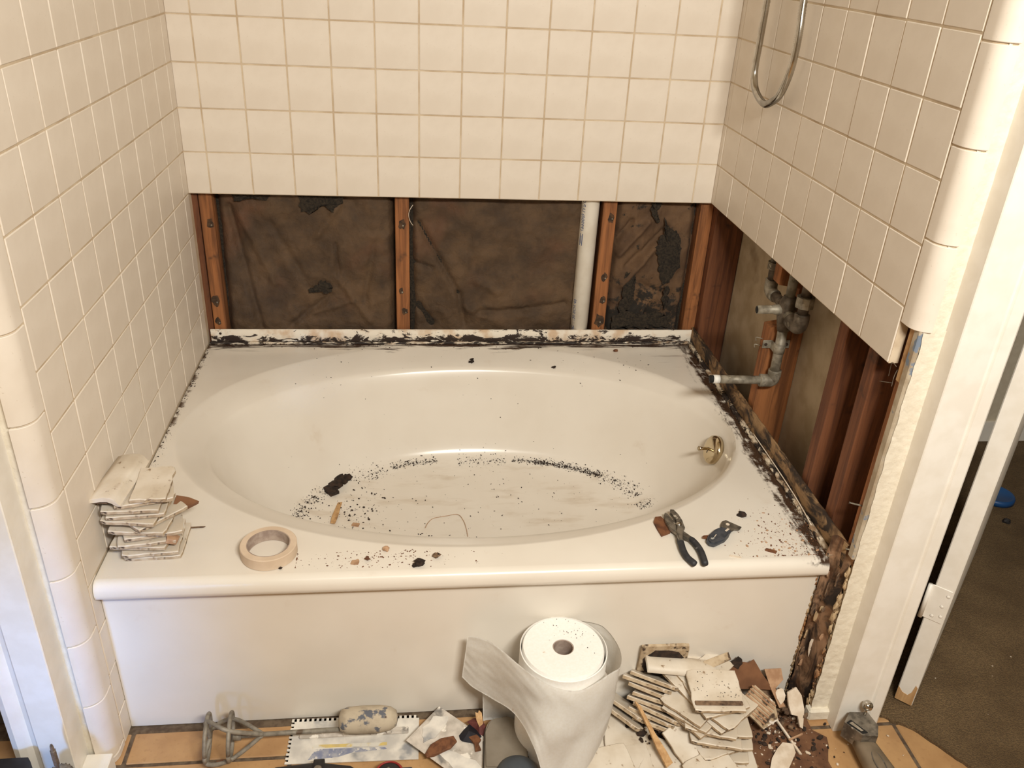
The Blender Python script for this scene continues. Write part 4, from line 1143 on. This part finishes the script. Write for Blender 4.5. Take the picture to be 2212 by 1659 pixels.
clump('dirt_clump', 'black nugget high on the sloping back of the tub', [(0.775, -0.069, basin_z(0.775, -0.069) + 0.004, 0.0065), (0.779, -0.060, basin_z(0.779, -0.060) + 0.004, 0.0045)], 'mud', 26)
clump('dirt_clump', 'small black nugget on the back slope right of the middle', [(1.022, -0.104, basin_z(1.022, -0.104) + 0.002, 0.0050)], 'mud', 27)
clump('dirt_clump', 'flat black crumb on the right deck behind the broken scraper', [(1.326, -0.884, 0.418, 0.0085)], 'mud', 28)
clump('dirt_clump', 'reddish shred on the back right deck', [(1.222, -0.045, 0.418, 0.006)], 'wood_rust', 29)
st = prism(bmesh.new(), [(-0.010, -0.050), (0.002, -0.052), (0.006, -0.020), (0.008, 0.030), (0.010, 0.052), (-0.002, 0.050), (-0.006, 0.015), (-0.010, -0.02)], 0, 0.003)
tag(build('wood_strip', st, M['wood_pale'], None, False, (0.391, -0.430, 0.1115), (D(-4), 0, D(-2))), 'flat tan wood strip below the black clump in the tub', 'splinter')
shard('tile_chip', 'small pinkish chip on the tub bottom right of the wood strip', 'chip', [(-0.010, -0.005), (0.009, -0.007), (0.010, 0.005), (-0.008, 0.006)], 0.005, (0.445, -0.478, 0.1045), (0, 0, D(-10)), 'tan_chip')
shard('plaster_flake', 'tiny white flake near the front of the tub bottom', 'chip', [(-0.010, -0.002), (0.010, 0.001), (0.004, 0.006), (-0.004, 0.004)], 0.003, (0.709, -0.552, 0.1045), (0, 0, 0), 'teflon')
shard('tile_chip', 'pinkish flake on the front deck left of the round brown crumb', 'chip', blob(9, 0.011, 0.007, 0.3, 31), 0.002, (0.486, -1.004, 0.4152), (0, 0, 0.4), 'tan_chip')
shard('tile_chip', 'small tan chip on the deck right of the pliers', 'chip', [(-0.006, -0.004), (0.006, -0.005), (0.006, 0.004), (-0.006, 0.004)], 0.004, (1.250, -0.953, 0.4152), (0, 0, 0.2), 'tan_chip')
shard('tile_chip', 'long brown chip on the deck edge right of the broken scraper', 'chip', [(-0.012, -0.002), (0.010, -0.004), (0.012, 0.002), (-0.010, 0.004)], 0.004, (1.345, -1.010, 0.4152), (0, 0, -0.4), 'wood_rust')
shard('plaster_flake', 'long pale flake on the deck edge below the broken scraper', 'chip', [(-0.012, 0.003), (0.012, -0.004), (0.012, 0.0), (-0.008, 0.006)], 0.002, (1.262, -1.024, 0.4152), (0, 0, 0), 'chip')
tag(build('faint_outline', tube(bmesh.new(), catmull([(0.632, -0.505, 0.1115), (0.640, -0.480, 0.1095), (0.655, -0.460, 0.1085), (0.690, -0.450, 0.1080), (0.722, -0.444, 0.1075), (0.736, -0.470, 0.1065), (0.742, -0.505, 0.1055), (0.744, -0.540, 0.1060)], 8), 0.0008, 6), M['tan_chip']), 'faint rounded outline near the front of the tub bottom', 'stain')  # thin tan tube tracing a rounded outline

# ================================================================== TOOLS AND OTHER THINGS
# masking tape roll
tp = empty('masking_tape_roll', (0.314, -0.968, 0.4155)); tag(tp, 'roll of cream masking tape lying flat on the front tub deck', 'tape')
build('tape_ring', lathe(bmesh.new(), [(0.0425, 0.0), (0.054, 0.0), (0.0552, 0.001), (0.0552, 0.0235), (0.054, 0.0248), (0.0425, 0.0248)], 56, True), M['tape'], tp, True).data.set_sharp_from_angle(angle=D(40))
build('card_core', lathe(bmesh.new(), [(0.0405, 0.0003), (0.0425, 0.0003), (0.0425, 0.0246), (0.0405, 0.0246)], 56, True), M['core'], tp, True).data.set_sharp_from_angle(angle=D(40))
clump('dirt_clump', 'dark crumb at the front foot of the tape roll', [(0.342, -1.017, 0.4175, 0.0028)], 'mud', 61)

# slip joint pliers
pl = empty('slip_joint_pliers', (1.164, -0.945, 0.4155)); tag(pl, 'worn slip joint pliers with black grips lying on the right front deck', 'pliers')
def flat(name, pts, z0, z1, m, parent, ox, oy, bev=0.0015):
    bm = prism(bmesh.new(), [(x - ox, y - oy) for x, y in pts], z0, z1)
    es = [e for e in bm.edges if abs(e.verts[0].co.z - e.verts[1].co.z) < 1e-6]
    bmesh.ops.bevel(bm, geom=es, offset=bev, segments=2, affect='EDGES')
    return build(name, bm, m, parent)
ox, oy = 1.164, -0.945
flat('jaw', [(1.1485, -0.884), (1.1535, -0.888), (1.1560, -0.904), (1.1590, -0.916), (1.1640, -0.922), (1.1700, -0.934), (1.1680, -0.950), (1.1780, -0.966), (1.1850, -0.972), (1.1780, -0.980), (1.1640, -0.966), (1.1530, -0.954), (1.1440, -0.938), (1.1415, -0.912), (1.1440, -0.893)], 0.0050, 0.0140, M['steel'], pl, ox, oy)
flat('jaw', [(1.1610, -0.880), (1.1690, -0.882), (1.1735, -0.900), (1.1760, -0.922), (1.1755, -0.945), (1.1690, -0.955), (1.1620, -0.968), (1.1600, -0.985), (1.1510, -0.984), (1.1520, -0.962), (1.1600, -0.940), (1.1640, -0.926), (1.1650, -0.914), (1.1620, -0.902), (1.1570, -0.892)], 0.0110, 0.0195, M['steel'], pl, ox, oy)
build('pivot_bolt', lathe(bmesh.new(), [(0, 0.0235), (0.004, 0.0232), (0.0062, 0.0215), (0.0066, 0.0190)], 20), M['chrome'], pl, True, (1.1650 - ox, -0.934 - oy, 0))
def oval_tube(name, pts, w, h, m, parent):
    bm = tube(bmesh.new(), catmull(pts, 6), 1.0, 14)
    me = None
    # squash each ring by rebuilding with an elliptical section
    bm.free()
    P_ = catmull(pts, 6)
    bm = bmesh.new(); rs = []
    for i, p in enumerate(P_):
        t = (P_[min(i + 1, len(P_) - 1)] - P_[max(0, i - 1)]).normalized()
        sx = Vector((t.y, -t.x, 0)).normalized(); up = Vector((0, 0, 1))
        f = i / (len(P_) - 1)
        k = min(1.0, 0.75 + f * 2) * (1.0 if f < 0.93 else math.sqrt(max(0.02, 1 - ((f - 0.93) / 0.07) ** 2)))
        rs.append([bm.verts.new(p + sx * (w * k * math.cos(2 * math.pi * j / 14)) + up * (h * k * math.sin(2 * math.pi * j / 14))) for j in range(14)])
    for q in range(len(rs) - 1):
        for j in range(14):
            bm.faces.new((rs[q][j], rs[q][(j + 1) % 14], rs[q + 1][(j + 1) % 14], rs[q + 1][j]))
    bm.faces.new(rs[0][::-1]); bm.faces.new(rs[-1])
    return build(name, bm, m, parent, True)
oval_tube('handle_grip', [(1.1565 - ox, -0.972 - oy, 0.010), (1.1555 - ox, -0.990 - oy, 0.0090), (1.1545 - ox, -1.010 - oy, 0.0080), (1.1575 - ox, -1.032 - oy, 0.0075), (1.1690 - ox, -1.052 - oy, 0.0065)], 0.0072, 0.0068, M['grip'], pl)
oval_tube('handle_grip', [(1.1800 - ox, -0.972 - oy, 0.010), (1.1870 - ox, -0.990 - oy, 0.0090), (1.1905 - ox, -1.010 - oy, 0.0080), (1.1900 - ox, -1.032 - oy, 0.0075), (1.1880 - ox, -1.053 - oy, 0.0065)], 0.0072, 0.0068, M['grip'], pl)
# rusty wood block under the jaws
wbm = prism(bmesh.new(), [(1.127, -0.888), (1.140, -0.886), (1.149, -0.915), (1.146, -0.942), (1.124, -0.952), (1.121, -0.930), (1.119, -0.905)], 0.4155, 0.4205)
tag(build('wood_chunk', wbm, M['wood_rust']), 'rust brown wood chunk beside the plier jaws at the tub lip', 'wood')

# broken scraper
sc = empty('broken_scraper', (1.25, -0.95, 0.4155)); tag(sc, 'broken scraper with dark blue grip and grey blade on the right deck', 'scraper')
ox, oy = 1.25, -0.95
flat('blade', [(1.281, -0.906), (1.308, -0.932), (1.299, -0.942), (1.288, -0.940), (1.279, -0.948), (1.259, -0.936), (1.264, -0.922), (1.272, -0.910)], 0.003, 0.0055, M['steel'], sc, ox, oy, 0.0006)
flat('grip', [(1.279, -0.949), (1.270, -0.960), (1.255, -0.976), (1.240, -0.988), (1.226, -0.995), (1.216, -0.990), (1.213, -0.980), (1.222, -0.963), (1.245, -0.942), (1.259, -0.935), (1.268, -0.940)], 0.0, 0.0125, M['bluegrip'], sc, ox, oy, 0.004)
build('hole_rim', lathe(bmesh.new(), [(0.0, 0.0058), (0.0042, 0.0058), (0.0042, 0.005)], 16), M['chip'], sc, False, (1.280 - ox, -0.922 - oy, 0))
for i, (a, b, r) in enumerate(((1.228, -0.964, 0.10), (1.2225, -0.967, -0.15), (1.226, -0.9605, 0.3))):
    build('broken_tang', bx(bmesh.new(), -0.013, 0.002, -0.0018, 0.0018, 0.003, 0.0055 + 0.001 * i), M['wood_rust'], sc, False, (a - ox, b - oy, 0), (0, 0, r - 0.2))
build('paint_fleck', bx(bmesh.new(), -0.006, 0.006, -0.0022, 0.0022, 0.0122, 0.0130, 0.0003), M['chip'], sc, False, (1.268 - ox, -0.950 - oy, 0), (0, 0, 0.7))
build('paint_fleck', bx(bmesh.new(), -0.005, 0.005, -0.0009, 0.0009, 0.0122, 0.0129, 0.0003), M['chip'], sc, False, (1.236 - ox, -0.968 - oy, 0), (0, 0, 0.9))

# paper towel roll with its loose sheet
pt = empty('paper_towel_roll', (0.899, -1.108, 0.0)); tag(pt, 'white paper towel roll standing before the tub with its sheet unrolled', 'paper towel')
R_ = 0.083
bm = lathe(bmesh.new(), [(0.0215, 0.0), (R_, 0.0), (R_ + 0.0005, 0.004), (R_ + 0.0005, 0.264), (R_ - 0.002, 0.2685), (0.060, 0.2690), (0.040, 0.2682), (0.0215, 0.2678)], 72, True)
rl = build('roll', bm, M['towel'], pt, True); rl.data.set_sharp_from_angle(angle=D(35))
rl.location = (0, 0, 0.0)
build('cardboard_core', lathe(bmesh.new(), [(0.0195, 0.0), (0.0213, 0.0), (0.0213, 0.2665), (0.0195, 0.2665)], 40, True), M['core'], pt, True).data.set_sharp_from_angle(angle=D(35))
bm = bmesh.new(); lathe(bm, [(R_ + 0.002, 0.02), (R_ + 0.004, 0.02), (R_ + 0.004, 0.266), (R_ + 0.002, 0.267)], 72, True)
for v in bm.verts:
    a = math.atan2(v.co.y, v.co.x)
    f = 0.003 * (0.5 + 0.5 * math.sin(a * 1 + 2.6))
    v.co.x += math.cos(a) * f; v.co.y += math.sin(a) * f
build('outer_layer', bm, M['towel'], pt, True).data.set_sharp_from_angle(angle=D(35))
bm = bmesh.new()
r3 = random.Random(14)
for i in range(34):
    a = r3.gauss(0.9, 0.7); rr_ = r3.uniform(0.03, 0.078)
    lump(bm, (rr_ * math.cos(a), rr_ * math.sin(a), 0.2695), r3.uniform(0.0005, 0.0013), (1, 1, 0.5), 0.3, 1)
tag(build('dirt_specks', bm, M['mud'], pt), kind='stuff')
def sheet(name, top, bot, m, parent, org, nz=26, amp=0.006, seed=0.0, extra=None):
    T = catmull(top, 8); B = catmull(bot, 8)
    bm = bmesh.new(); g = []
    for i in range(len(T)):
        row = []
        u = i / (len(T) - 1)
        for j in range(nz + 1):
            v = j / nz
            p = T[i].lerp(B[i], v)
            env = math.sin(math.pi * min(1, max(0.05, u))) 
            f = amp * (mn.noise(Vector((u * 7 + v * 2.5, v * 2.0, seed))) + 0.6 * (0.35 - abs(mn.noise(Vector((u * 9 - v * 4, v * 3 + u * 3, seed + 4))))))
            if extra: f += extra(u, v)
            row.append(bm.verts.new((p.x - org[0], p.y - org[1] - f, p.z - org[2] + 0.3 * f)))
        g.append(row)
    for i in range(len(T) - 1):
        for j in range(nz):
            bm.faces.new((g[i][j], g[i][j + 1], g[i + 1][j + 1], g[i + 1][j]))
    bmesh.ops.solidify(bm, geom=bm.faces[:], thickness=0.0007)
    return build(name, bm, m, parent, True)
org = (0.899, -1.108, 0.0)
top = [(0.709, -1.060, 0.260), (0.735, -1.078, 0.272), (0.766, -1.108, 0.276), (0.812, -1.160, 0.268), (0.860, -1.196, 0.258), (0.914, -1.207, 0.256), (0.968, -1.188, 0.266), (1.012, -1.140, 0.252), (1.018, -1.085, 0.246), (0.992, -1.050, 0.262), (0.950, -1.030, 0.262)]
bot = [(0.700, -1.060, 0.146), (0.725, -1.080, 0.132), (0.760, -1.105, 0.128), (0.800, -1.165, 0.150), (0.830, -1.235, 0.140), (0.866, -1.268, 0.045), (0.930, -1.250, 0.070), (0.992, -1.175, 0.105), (1.020, -1.085, 0.115), (0.998, -1.046, 0.150), (0.965, -1.028, 0.140)]
def folds(u, v):
    return 0.010 * math.exp(-((u - 0.50 + 0.10 * v) / 0.030) ** 2) * v - 0.010 * math.exp(-((u - 0.58 + 0.06 * v) / 0.03) ** 2) * v + 0.006 * math.exp(-((u - 0.68) / 0.03) ** 2) * (1 - v)
sheet('loose_sheet', top, bot, M['towel'], pt, org, 30, 0.006, 2.0, folds)
sheet('hanging_fold', [(0.742, -1.070, 0.150), (0.780, -1.080, 0.148), (0.830, -1.10, 0.145)], [(0.749, -1.062, 0.012), (0.790, -1.060, 0.010), (0.838, -1.075, 0.008)], M['towel'], pt, org, 14, 0.003, 7.0)

# notched trowel with caked handle
nt = empty('notched_trowel', (0.472, -1.085, 0.0)); tag(nt, 'mortar white notched trowel lying on the floor before the apron', 'trowel')
X0, X1, Y0, Y1 = -0.137, 0.137, -0.055, 0.058
out = []
pitch = 0.0105
x = X0
out.append((X0, Y1))
i = 0
while x < X1 - pitch:
    out += [(x, Y1), (x + pitch * 0.5, Y1), (x + pitch * 0.5, Y1 - 0.0075), (x + pitch, Y1 - 0.0075)]
    x += pitch
out += [(X1, Y1 - 0.0075), (X1, Y0), (X0, Y0)]
y = Y0
while y < Y1 - pitch * 1.2:
    out += [(X0, y + pitch * 0.5), (X0 + 0.0065, y + pitch * 0.5), (X0 + 0.0065, y + pitch), (X0, y + pitch)]
    y += pitch
cl = [out[0]]
for p in out[1:]:
    if (abs(p[0] - cl[-1][0]) + abs(p[1] - cl[-1][1])) > 1e-6: cl.append(p)
bm = prism(bmesh.new(), cl, 0.0015, 0.0032)
bmesh.ops.triangulate(bm, faces=[f for f in bm.faces if len(f.verts) > 4])
build('blade', bm, M['mortar_white'], nt, False, None, (0, 0, D(-1.2)))
build('mounting_bar', bx(bmesh.new(), -0.115, 0.115, 0.006, 0.022, 0.003, 0.010, 0.002), M['mortar_steel'], nt)
hb = bmesh.new()
hp_ = [(-0.030, 0.012), (-0.026, 0.022), (-0.012, 0.027), (0.02, 0.0285), (0.055, 0.028), (0.078, 0.024), (0.090, 0.016), (0.094, 0.0)]
rs = []
for (xx, r) in [(-0.031, 0.004)] + hp_:
    rs.append([hb.verts.new((xx, 0.010 + 1.05 * r * math.cos(2 * math.pi * j / 20), 0.050 + 0.9 * r * math.sin(2 * math.pi * j / 20) + 0.0)) for j in range(20)])
for q in range(len(rs) - 1):
    for j in range(20):
        hb.faces.new((rs[q][j], rs[q][(j + 1) % 20], rs[q + 1][(j + 1) % 20], rs[q + 1][j]))
bmesh.ops.remove_doubles(hb, verts=hb.verts[:], dist=1e-5)
build('handle', hb, M['mortar_grip'], nt, True)
build('handle_post', bx(bmesh.new(), -0.024, -0.012, 0.004, 0.016, 0.008, 0.044, 0.002), M['mortar_steel'], nt)
build('handle_post', bx(bmesh.new(), 0.068, 0.080, 0.004, 0.016, 0.008, 0.044, 0.002), M['mortar_steel'], nt)
lb = build('label_stripe', bx(bmesh.new(), -0.085, 0.070, -0.0185, -0.0105, 0.0031, 0.0034), M['yellow'], nt, False, None, (0, 0, D(-1)))
build('label_print', prism(bmesh.new(), [(-0.092, -0.046), (-0.078, -0.0195), (0.066, -0.0240), (0.070, -0.0290), (-0.004, -0.0335), (-0.03, -0.042)], 0.0031, 0.0034), M['bluefade'], nt)

# mixing paddle
mp = empty('mixing_paddle', (0.30, -1.09, 0.03)); tag(mp, 'grey wire cage mixing paddle lying on the orange floor tile', 'paddle')
mo = Vector((0.30, -1.09, 0.03))
ax = (Vector((0.452, -1.083, 0.034)) - Vector((0.18, -1.103, 0.052))).normalized()
cS = Vector((0.18, -1.103, 0.052))
u1 = ax.cross(Vector((0, 0, 1))).normalized(); u2 = ax.cross(u1).normalized()
def ring_pts(c, r, n=26, a0=0, a1=2 * math.pi): return [c + u1 * (r * math.cos(a0 + (a1 - a0) * i / n)) + u2 * (r * math.sin(a0 + (a1 - a0) * i / n)) for i in range(n + 1)]
def rod(name, pts, r=0.0042): return build(name, tube(bmesh.new(), [Vector(p) - mo for p in pts], r, 10), M['greysteel'], mp, True)
rod('shaft', [cS + ax * 0.055, Vector((0.452, -1.083, 0.034))], 0.0052)
rod('end_ring', ring_pts(cS, 0.047))
rod('middle_ring', ring_pts(cS + ax * 0.045, 0.047))
for k in range(3):
    a = 0.5 + k * 2.094
    pa = cS + (u1 * math.cos(a) + u2 * math.sin(a)) * 0.047
    pb = cS + ax * 0.045 + (u1 * math.cos(a + 0.5) + u2 * math.sin(a + 0.5)) * 0.047
    rod('helix_bar', catmull([cS + ax * 0.005, pa, pb, cS + ax * 0.110], 6), 0.0046)
build('hub', tube(bmesh.new(), [cS + ax * 0.05 - mo, cS + ax * 0.066 - mo], 0.009, 12), M['greysteel'], mp, True)
clump('mortar_crumb', 'brown crumb lying inside the mixing paddle cage', [(0.205, -1.125, 0.004, 0.006)], 'wood_rust', 71)

# flat finishing trowel leaning over the notched one
ft = empty('finishing_trowel', (0.672, -1.118, 0.020)); tag(ft, 'flat mortar smeared finishing trowel blade lying at a slant', 'trowel')
ft.rotation_euler = (D(1), D(3), math.atan2(-0.118, 0.135))
build('blade', bx(bmesh.new(), -0.072, 0.190, -0.055, 0.055, 0.0, 0.0022, 0.0008), M['mortar_steel'], ft)
build('mortar_smear', prism(bmesh.new(), blob(18, 0.060, 0.020, 0.30, 15), 0.0021, 0.0042), M['mortar_white'], ft, False, (0.060, -0.028, 0))
build('mortar_smear', prism(bmesh.new(), blob(16, 0.018, 0.040, 0.30, 16), 0.0021, 0.0040), M['mortar_white'], ft, False, (-0.045, 0.006, 0))
build('mortar_smear', prism(bmesh.new(), blob(16, 0.034, 0.010, 0.30, 17), 0.0021, 0.0042), M['chip'], ft, False, (0.112, 0.040, 0))
bc = bmesh.new(); prism(bc, [(-0.036, -0.010), (-0.020, 0.008), (0.004, 0.016), (0.030, 0.014), (0.034, 0.000), (0.018, -0.012), (-0.018, -0.018), (-0.034, -0.018)], 0, 0.008)
es = [e for e in bc.edges if abs(e.verts[0].co.z - e.verts[1].co.z) < 1e-6]
bmesh.ops.bevel(bc, geom=es, offset=0.002, segments=1, affect='EDGES')
tag(build('wood_chunk', bc, M['wood_rust'], None, False, (0.655, -1.134, 0.025), (D(4), D(-5), D(10))), 'brown wood chunk lying on the flat mortar smeared trowel', 'wood')
shard('wood_chunk', 'small orange brown chip on the right edge of the flat trowel', 'wood', [(-0.010, 0.014), (0.008, 0.016), (0.014, 0.002), (0.006, -0.006), (0.008, -0.022), (-0.004, -0.022), (-0.002, -0.004)], 0.005, (0.726, -1.128, 0.024), (0, 0, D(10)), 'wood_rust')

# crumpled wrapper
wp = empty('crumpled_wrapper', (0.722, -1.092, 0.0)); tag(wp, 'crumpled navy and red wrapper on the floor beside the grey pad', 'wrapper')
def crumple(name, pts, z, m, seed):
    bm = bmesh.new()
    c = bm.verts.new((sum(p[0] for p in pts) / len(pts), sum(p[1] for p in pts) / len(pts), z + 0.012))
    vs = [bm.verts.new((x, y, z + 0.010 * mn.noise(Vector((x * 60, y * 60, seed))))) for x, y in pts]
    for i in range(len(vs)): bm.faces.new((vs[i], vs[(i + 1) % len(vs)], c))
    bmesh.ops.solidify(bm, geom=bm.faces[:], thickness=0.0015)
    return build(name, bm, M[m], wp)
crumple('navy_panel', [(-0.034, -0.014), (-0.020, 0.004), (-0.004, 0.014), (0.014, -0.006), (0.020, -0.020), (0.0, -0.036), (-0.022, -0.030)], 0.022, 'navy', 1.0)
crumple('red_panel', [(-0.010, 0.018), (0.006, 0.028), (0.022, 0.030), (0.030, 0.004), (0.028, -0.014), (0.016, -0.016), (0.008, 0.002)], 0.022, 'red', 2.0)
shard('tan_flake', 'tan ragged flake standing on the crumpled wrapper', 'flake', [(-0.008, 0.012), (-0.002, 0.010), (0.0, 0.016), (0.006, 0.010), (0.008, -0.012), (0.0, -0.018), (-0.006, -0.004)], 0.003, (0.738, -1.078, 0.040), (D(40), 0, 0), 'wood_pale')

# grey rounded pad with a slate blue knob in front
gp = empty('grey_plastic_case', (0.792, -1.130, 0.0)); tag(gp, 'grey rounded plastic case lying under the paper towel sheet', 'case')
gp.rotation_euler = (0, 0, D(-6))
def arch(w, l, n=14):
    pts = [(-w, -l)]
    for i in range(n + 1):
        a = math.pi - math.pi * i / n
        ca, sa = math.cos(a), math.sin(a)
        pts.append((w * (abs(ca) ** 0.7) * (1 if ca > 0 else -1), 0.012 + 0.042 * (sa ** 0.8 if sa > 0 else 0)))
    pts.append((w, -l))
    return pts
def archp(name, w, l, z0, z1, m, par, dy=0.0):
    bm = prism(bmesh.new(), [(x, y + dy) for x, y in arch(w, l)], z0, z1)
    es = [e for e in bm.edges if abs(e.verts[0].co.z - e.verts[1].co.z) < 1e-6 and e.verts[0].co.z > z1 - 1e-6]
    bmesh.ops.bevel(bm, geom=es, offset=0.004, segments=2, affect='EDGES')
    return build(name, bm, M[m], par, False)
archp('base', 0.050, 0.075, 0.0, 0.020, 'grey_dk', gp)
archp('rim', 0.0475, 0.075, 0.0215, 0.030, 'grey_dk', gp)
archp('lid', 0.0445, 0.075, 0.0305, 0.041, 'grey_plastic', gp, -0.002)
build('latch_tab', bx(bmesh.new(), -0.008, 0.012, 0.036, 0.0525, 0.020, 0.0375, 0.002), M['tan_chip'], gp)
kn = empty('slate_blue_dome', (0.806, -1.222, 0.0)); tag(kn, 'slate blue plastic dome in front of the grey case', 'plastic dome')
build('dome', lathe(bmesh.new(), [(0.0, 0.068), (0.016, 0.066), (0.032, 0.058), (0.043, 0.044), (0.048, 0.026), (0.049, 0.006), (0.049, 0.0)], 36), M['slate'], kn, True)
build('dome_button', lathe(bmesh.new(), [(0.0, 0.071), (0.009, 0.070), (0.014, 0.066), (0.015, 0.060)], 24), M['grey_dk'], kn, True, (-0.018, -0.020, -0.008))

# dark power tools cut by the lower edge of the picture
bt = empty('oscillating_tool', (0.395, -1.185, 0.0)); tag(bt, 'long black power tool with a round collar before the notched trowel', 'power tool')
build('housing', tube(bmesh.new(), [(-0.085, -0.004, 0.022), (-0.07, 0, 0.024), (0.01, 0.002, 0.026), (0.075, 0.0, 0.022), (0.092, -0.003, 0.018)], [0.014, 0.020, 0.022, 0.016, 0.009], 16), M['blackplastic'], bt, True)
build('collar', tube(bmesh.new(), [(0.004, 0.002, 0.026), (0.024, 0.002, 0.026)], 0.028, 20), M['blackplastic'], bt, True)
build('collar_button', lathe(bmesh.new(), [(0, 0.004), (0.007, 0.003), (0.009, 0)], 16), M['steel'], bt, True, (0.014, -0.006, 0.052))
rdw = empty('red_black_tool', (0.549, -1.198, 0.0)); tag(rdw, 'round black tool head with a red ring at the lower edge', 'power tool')
build('head', lathe(bmesh.new(), [(0.0, 0.040), (0.020, 0.039), (0.028, 0.034), (0.031, 0.020), (0.031, 0.0)], 30), M['blackplastic'], rdw, True)
build('red_ring', lathe(bmesh.new(), [(0.0235, 0.0372), (0.0265, 0.0392), (0.0295, 0.0352), (0.0285, 0.0325)], 30, True), M['redplastic'], rdw, True)
build('emblem_bar', bx(bmesh.new(), -0.010, 0.006, 0.004, 0.010, 0.0385, 0.0410, 0.0005), M['steel'], rdw, False, None, (0, 0, 0.6))
build('side_block', bx(bmesh.new(), 0.020, 0.048, -0.020, 0.016, 0.0, 0.034, 0.004), M['navy'], rdw)

# drill standing nose up against the left casing
dl = empty('power_drill', (-0.052, -1.222, 0.0)); tag(dl, 'black power drill standing nose up with a screwdriver bit by the left casing', 'drill')
build('motor_body', lathe(bmesh.new(), [(0.0, 0.002), (0.026, 0.002), (0.030, 0.010), (0.030, 0.080), (0.026, 0.098), (0.0, 0.098)], 28), M['blackplastic'], dl, True)
ck = build('chuck', lathe(bmesh.new(), [(0.0, 0.098), (0.024, 0.098), (0.0245, 0.112), (0.020, 0.122), (0.013, 0.130), (0.0075, 0.134), (0.0, 0.134)], 24), M['steel'], dl, True)
bm = bmesh.new()
for i in range(18):
    a = 2 * math.pi * i / 18
    tube(bm, [(0.0247 * math.cos(a), 0.0247 * math.sin(a), 0.099), (0.0212 * math.cos(a), 0.0212 * math.sin(a), 0.121)], 0.0014, 6)
build('knurling', bm, M['galv_dk'], ck, True)
bt_ = build('screwdriver_bit', tube(bmesh.new(), [(0, 0, 0.132), (0, 0, 0.146), (0, 0, 0.147), (0, 0, 0.182), (0, 0, 0.183), (0, 0, 0.194), (0, 0, 0.199)], [0.0034, 0.0034, 0.0056, 0.0056, 0.0040, 0.0034, 0.0015], 6), M['steel'], dl)
build('handle', bx(bmesh.new(), -0.105, -0.020, -0.018, 0.018, 0.020, 0.058, 0.008, 2), M['blackplastic'], dl)
build('battery', prism(bmesh.new(), [(-0.200, -0.046), (-0.060, -0.046), (-0.052, -0.020), (-0.056, 0.020), (-0.064, 0.030), (-0.200, 0.030)], 0.062, 0.132), M['blackplastic'], dl)

# metal hand tool lying against the right casing
mt = empty('corner_hand_tool', (1.552, -1.170, 0.0)); tag(mt, 'grey metal hand tool with slotted head and chrome knob by the right casing', 'hand tool')
bm = bmesh.new()
rs = []
for (y, z, w, h) in ((-0.215, 0.020, 0.028, 0.018), (-0.150, 0.024, 0.029, 0.020), (-0.090, 0.030, 0.029, 0.022), (-0.040, 0.034, 0.024, 0.020), (-0.020, 0.036, 0.022, 0.018)):
    rs.append([bm.verts.new((0.002 - y * 0.10 + w * math.copysign(abs(math.cos(a)) ** 0.7, math.cos(a)), y, z + h * math.copysign(abs(math.sin(a)) ** 0.7, math.sin(a)))) for a in [2 * math.pi * j / 20 for j in range(20)]])
for q in range(len(rs) - 1):
    for j in range(20): bm.faces.new((rs[q][j], rs[q][(j + 1) % 20], rs[q + 1][(j + 1) % 20], rs[q + 1][j]))
bm.faces.new(rs[0][::-1]); bm.faces.new(rs[-1])
build('handle_body', bm, M['taupe'], mt, True)
loop = [(0.006 + 0.010 * math.cos(a), -0.085 + 0.030 * math.sin(a), 0.052) for a in [2 * math.pi * i / 24 for i in range(25)]]
build('embossed_loop', tube(bmesh.new(), loop, 0.0012, 6), M['grey_dk'], mt, True)
hd = build('head', prism(bmesh.new(), [(-0.034, 0.004), (-0.010, -0.032), (0.022, -0.036), (0.036, -0.010), (0.030, 0.026), (-0.010, 0.030)], 0.030, 0.072), M['steel'], mt)
build('slot', prism(bmesh.new(), [(-0.030, 0.002), (-0.008, -0.028), (0.004, -0.026), (-0.018, 0.008)], 0.0715, 0.0735), M['black'], hd)
build('slot_lip', prism(bmesh.new(), [(-0.026, -0.001), (-0.010, -0.023), (-0.004, -0.022), (-0.018, 0.002)], 0.0730, 0.0745), M['chrome'], hd)
build('knob_stem', tube(bmesh.new(), [(0.020, 0.020, 0.066), (0.021, 0.022, 0.092)], 0.0030, 10), M['chrome'], mt, True)
build('chrome_knob', lathe(bmesh.new(), [(0.0, 0.0105), (0.006, 0.0095), (0.0100, 0.0060), (0.0115, 0.0), (0.0100, -0.0050), (0.005, -0.0075), (0.0, -0.008)], 24), M['chrome'], mt, True, (0.021, 0.022, 0.098), (0.3, 0.2, 0))

# things on the carpet
tag(build('blue_lid', lathe(bmesh.new(), [(0.0, 0.014), (0.040, 0.0145), (0.046, 0.018), (0.052, 0.018), (0.055, 0.012), (0.055, 0.0), (0.0, 0.0)], 40), M['blue'], None, True, (2.462, -0.292, 0.0085)), 'bright blue plastic lid on the carpet behind the open door', 'lid')
clump('dark_scrap', 'small dark scrap on the carpet in front of the blue lid', [(2.418, -0.418, 0.012, 0.010)], 'blackplastic', 81)
scatter('carpet_crumbs', 'few white crumbs on the brown carpet', 'rubble', 12, lambda r: (r.uniform(1.78, 2.2), r.uniform(-1.2, -0.8), 0.008), 'chip', 0.001, 0.004, 82)
bpy.context.view_layer.update()
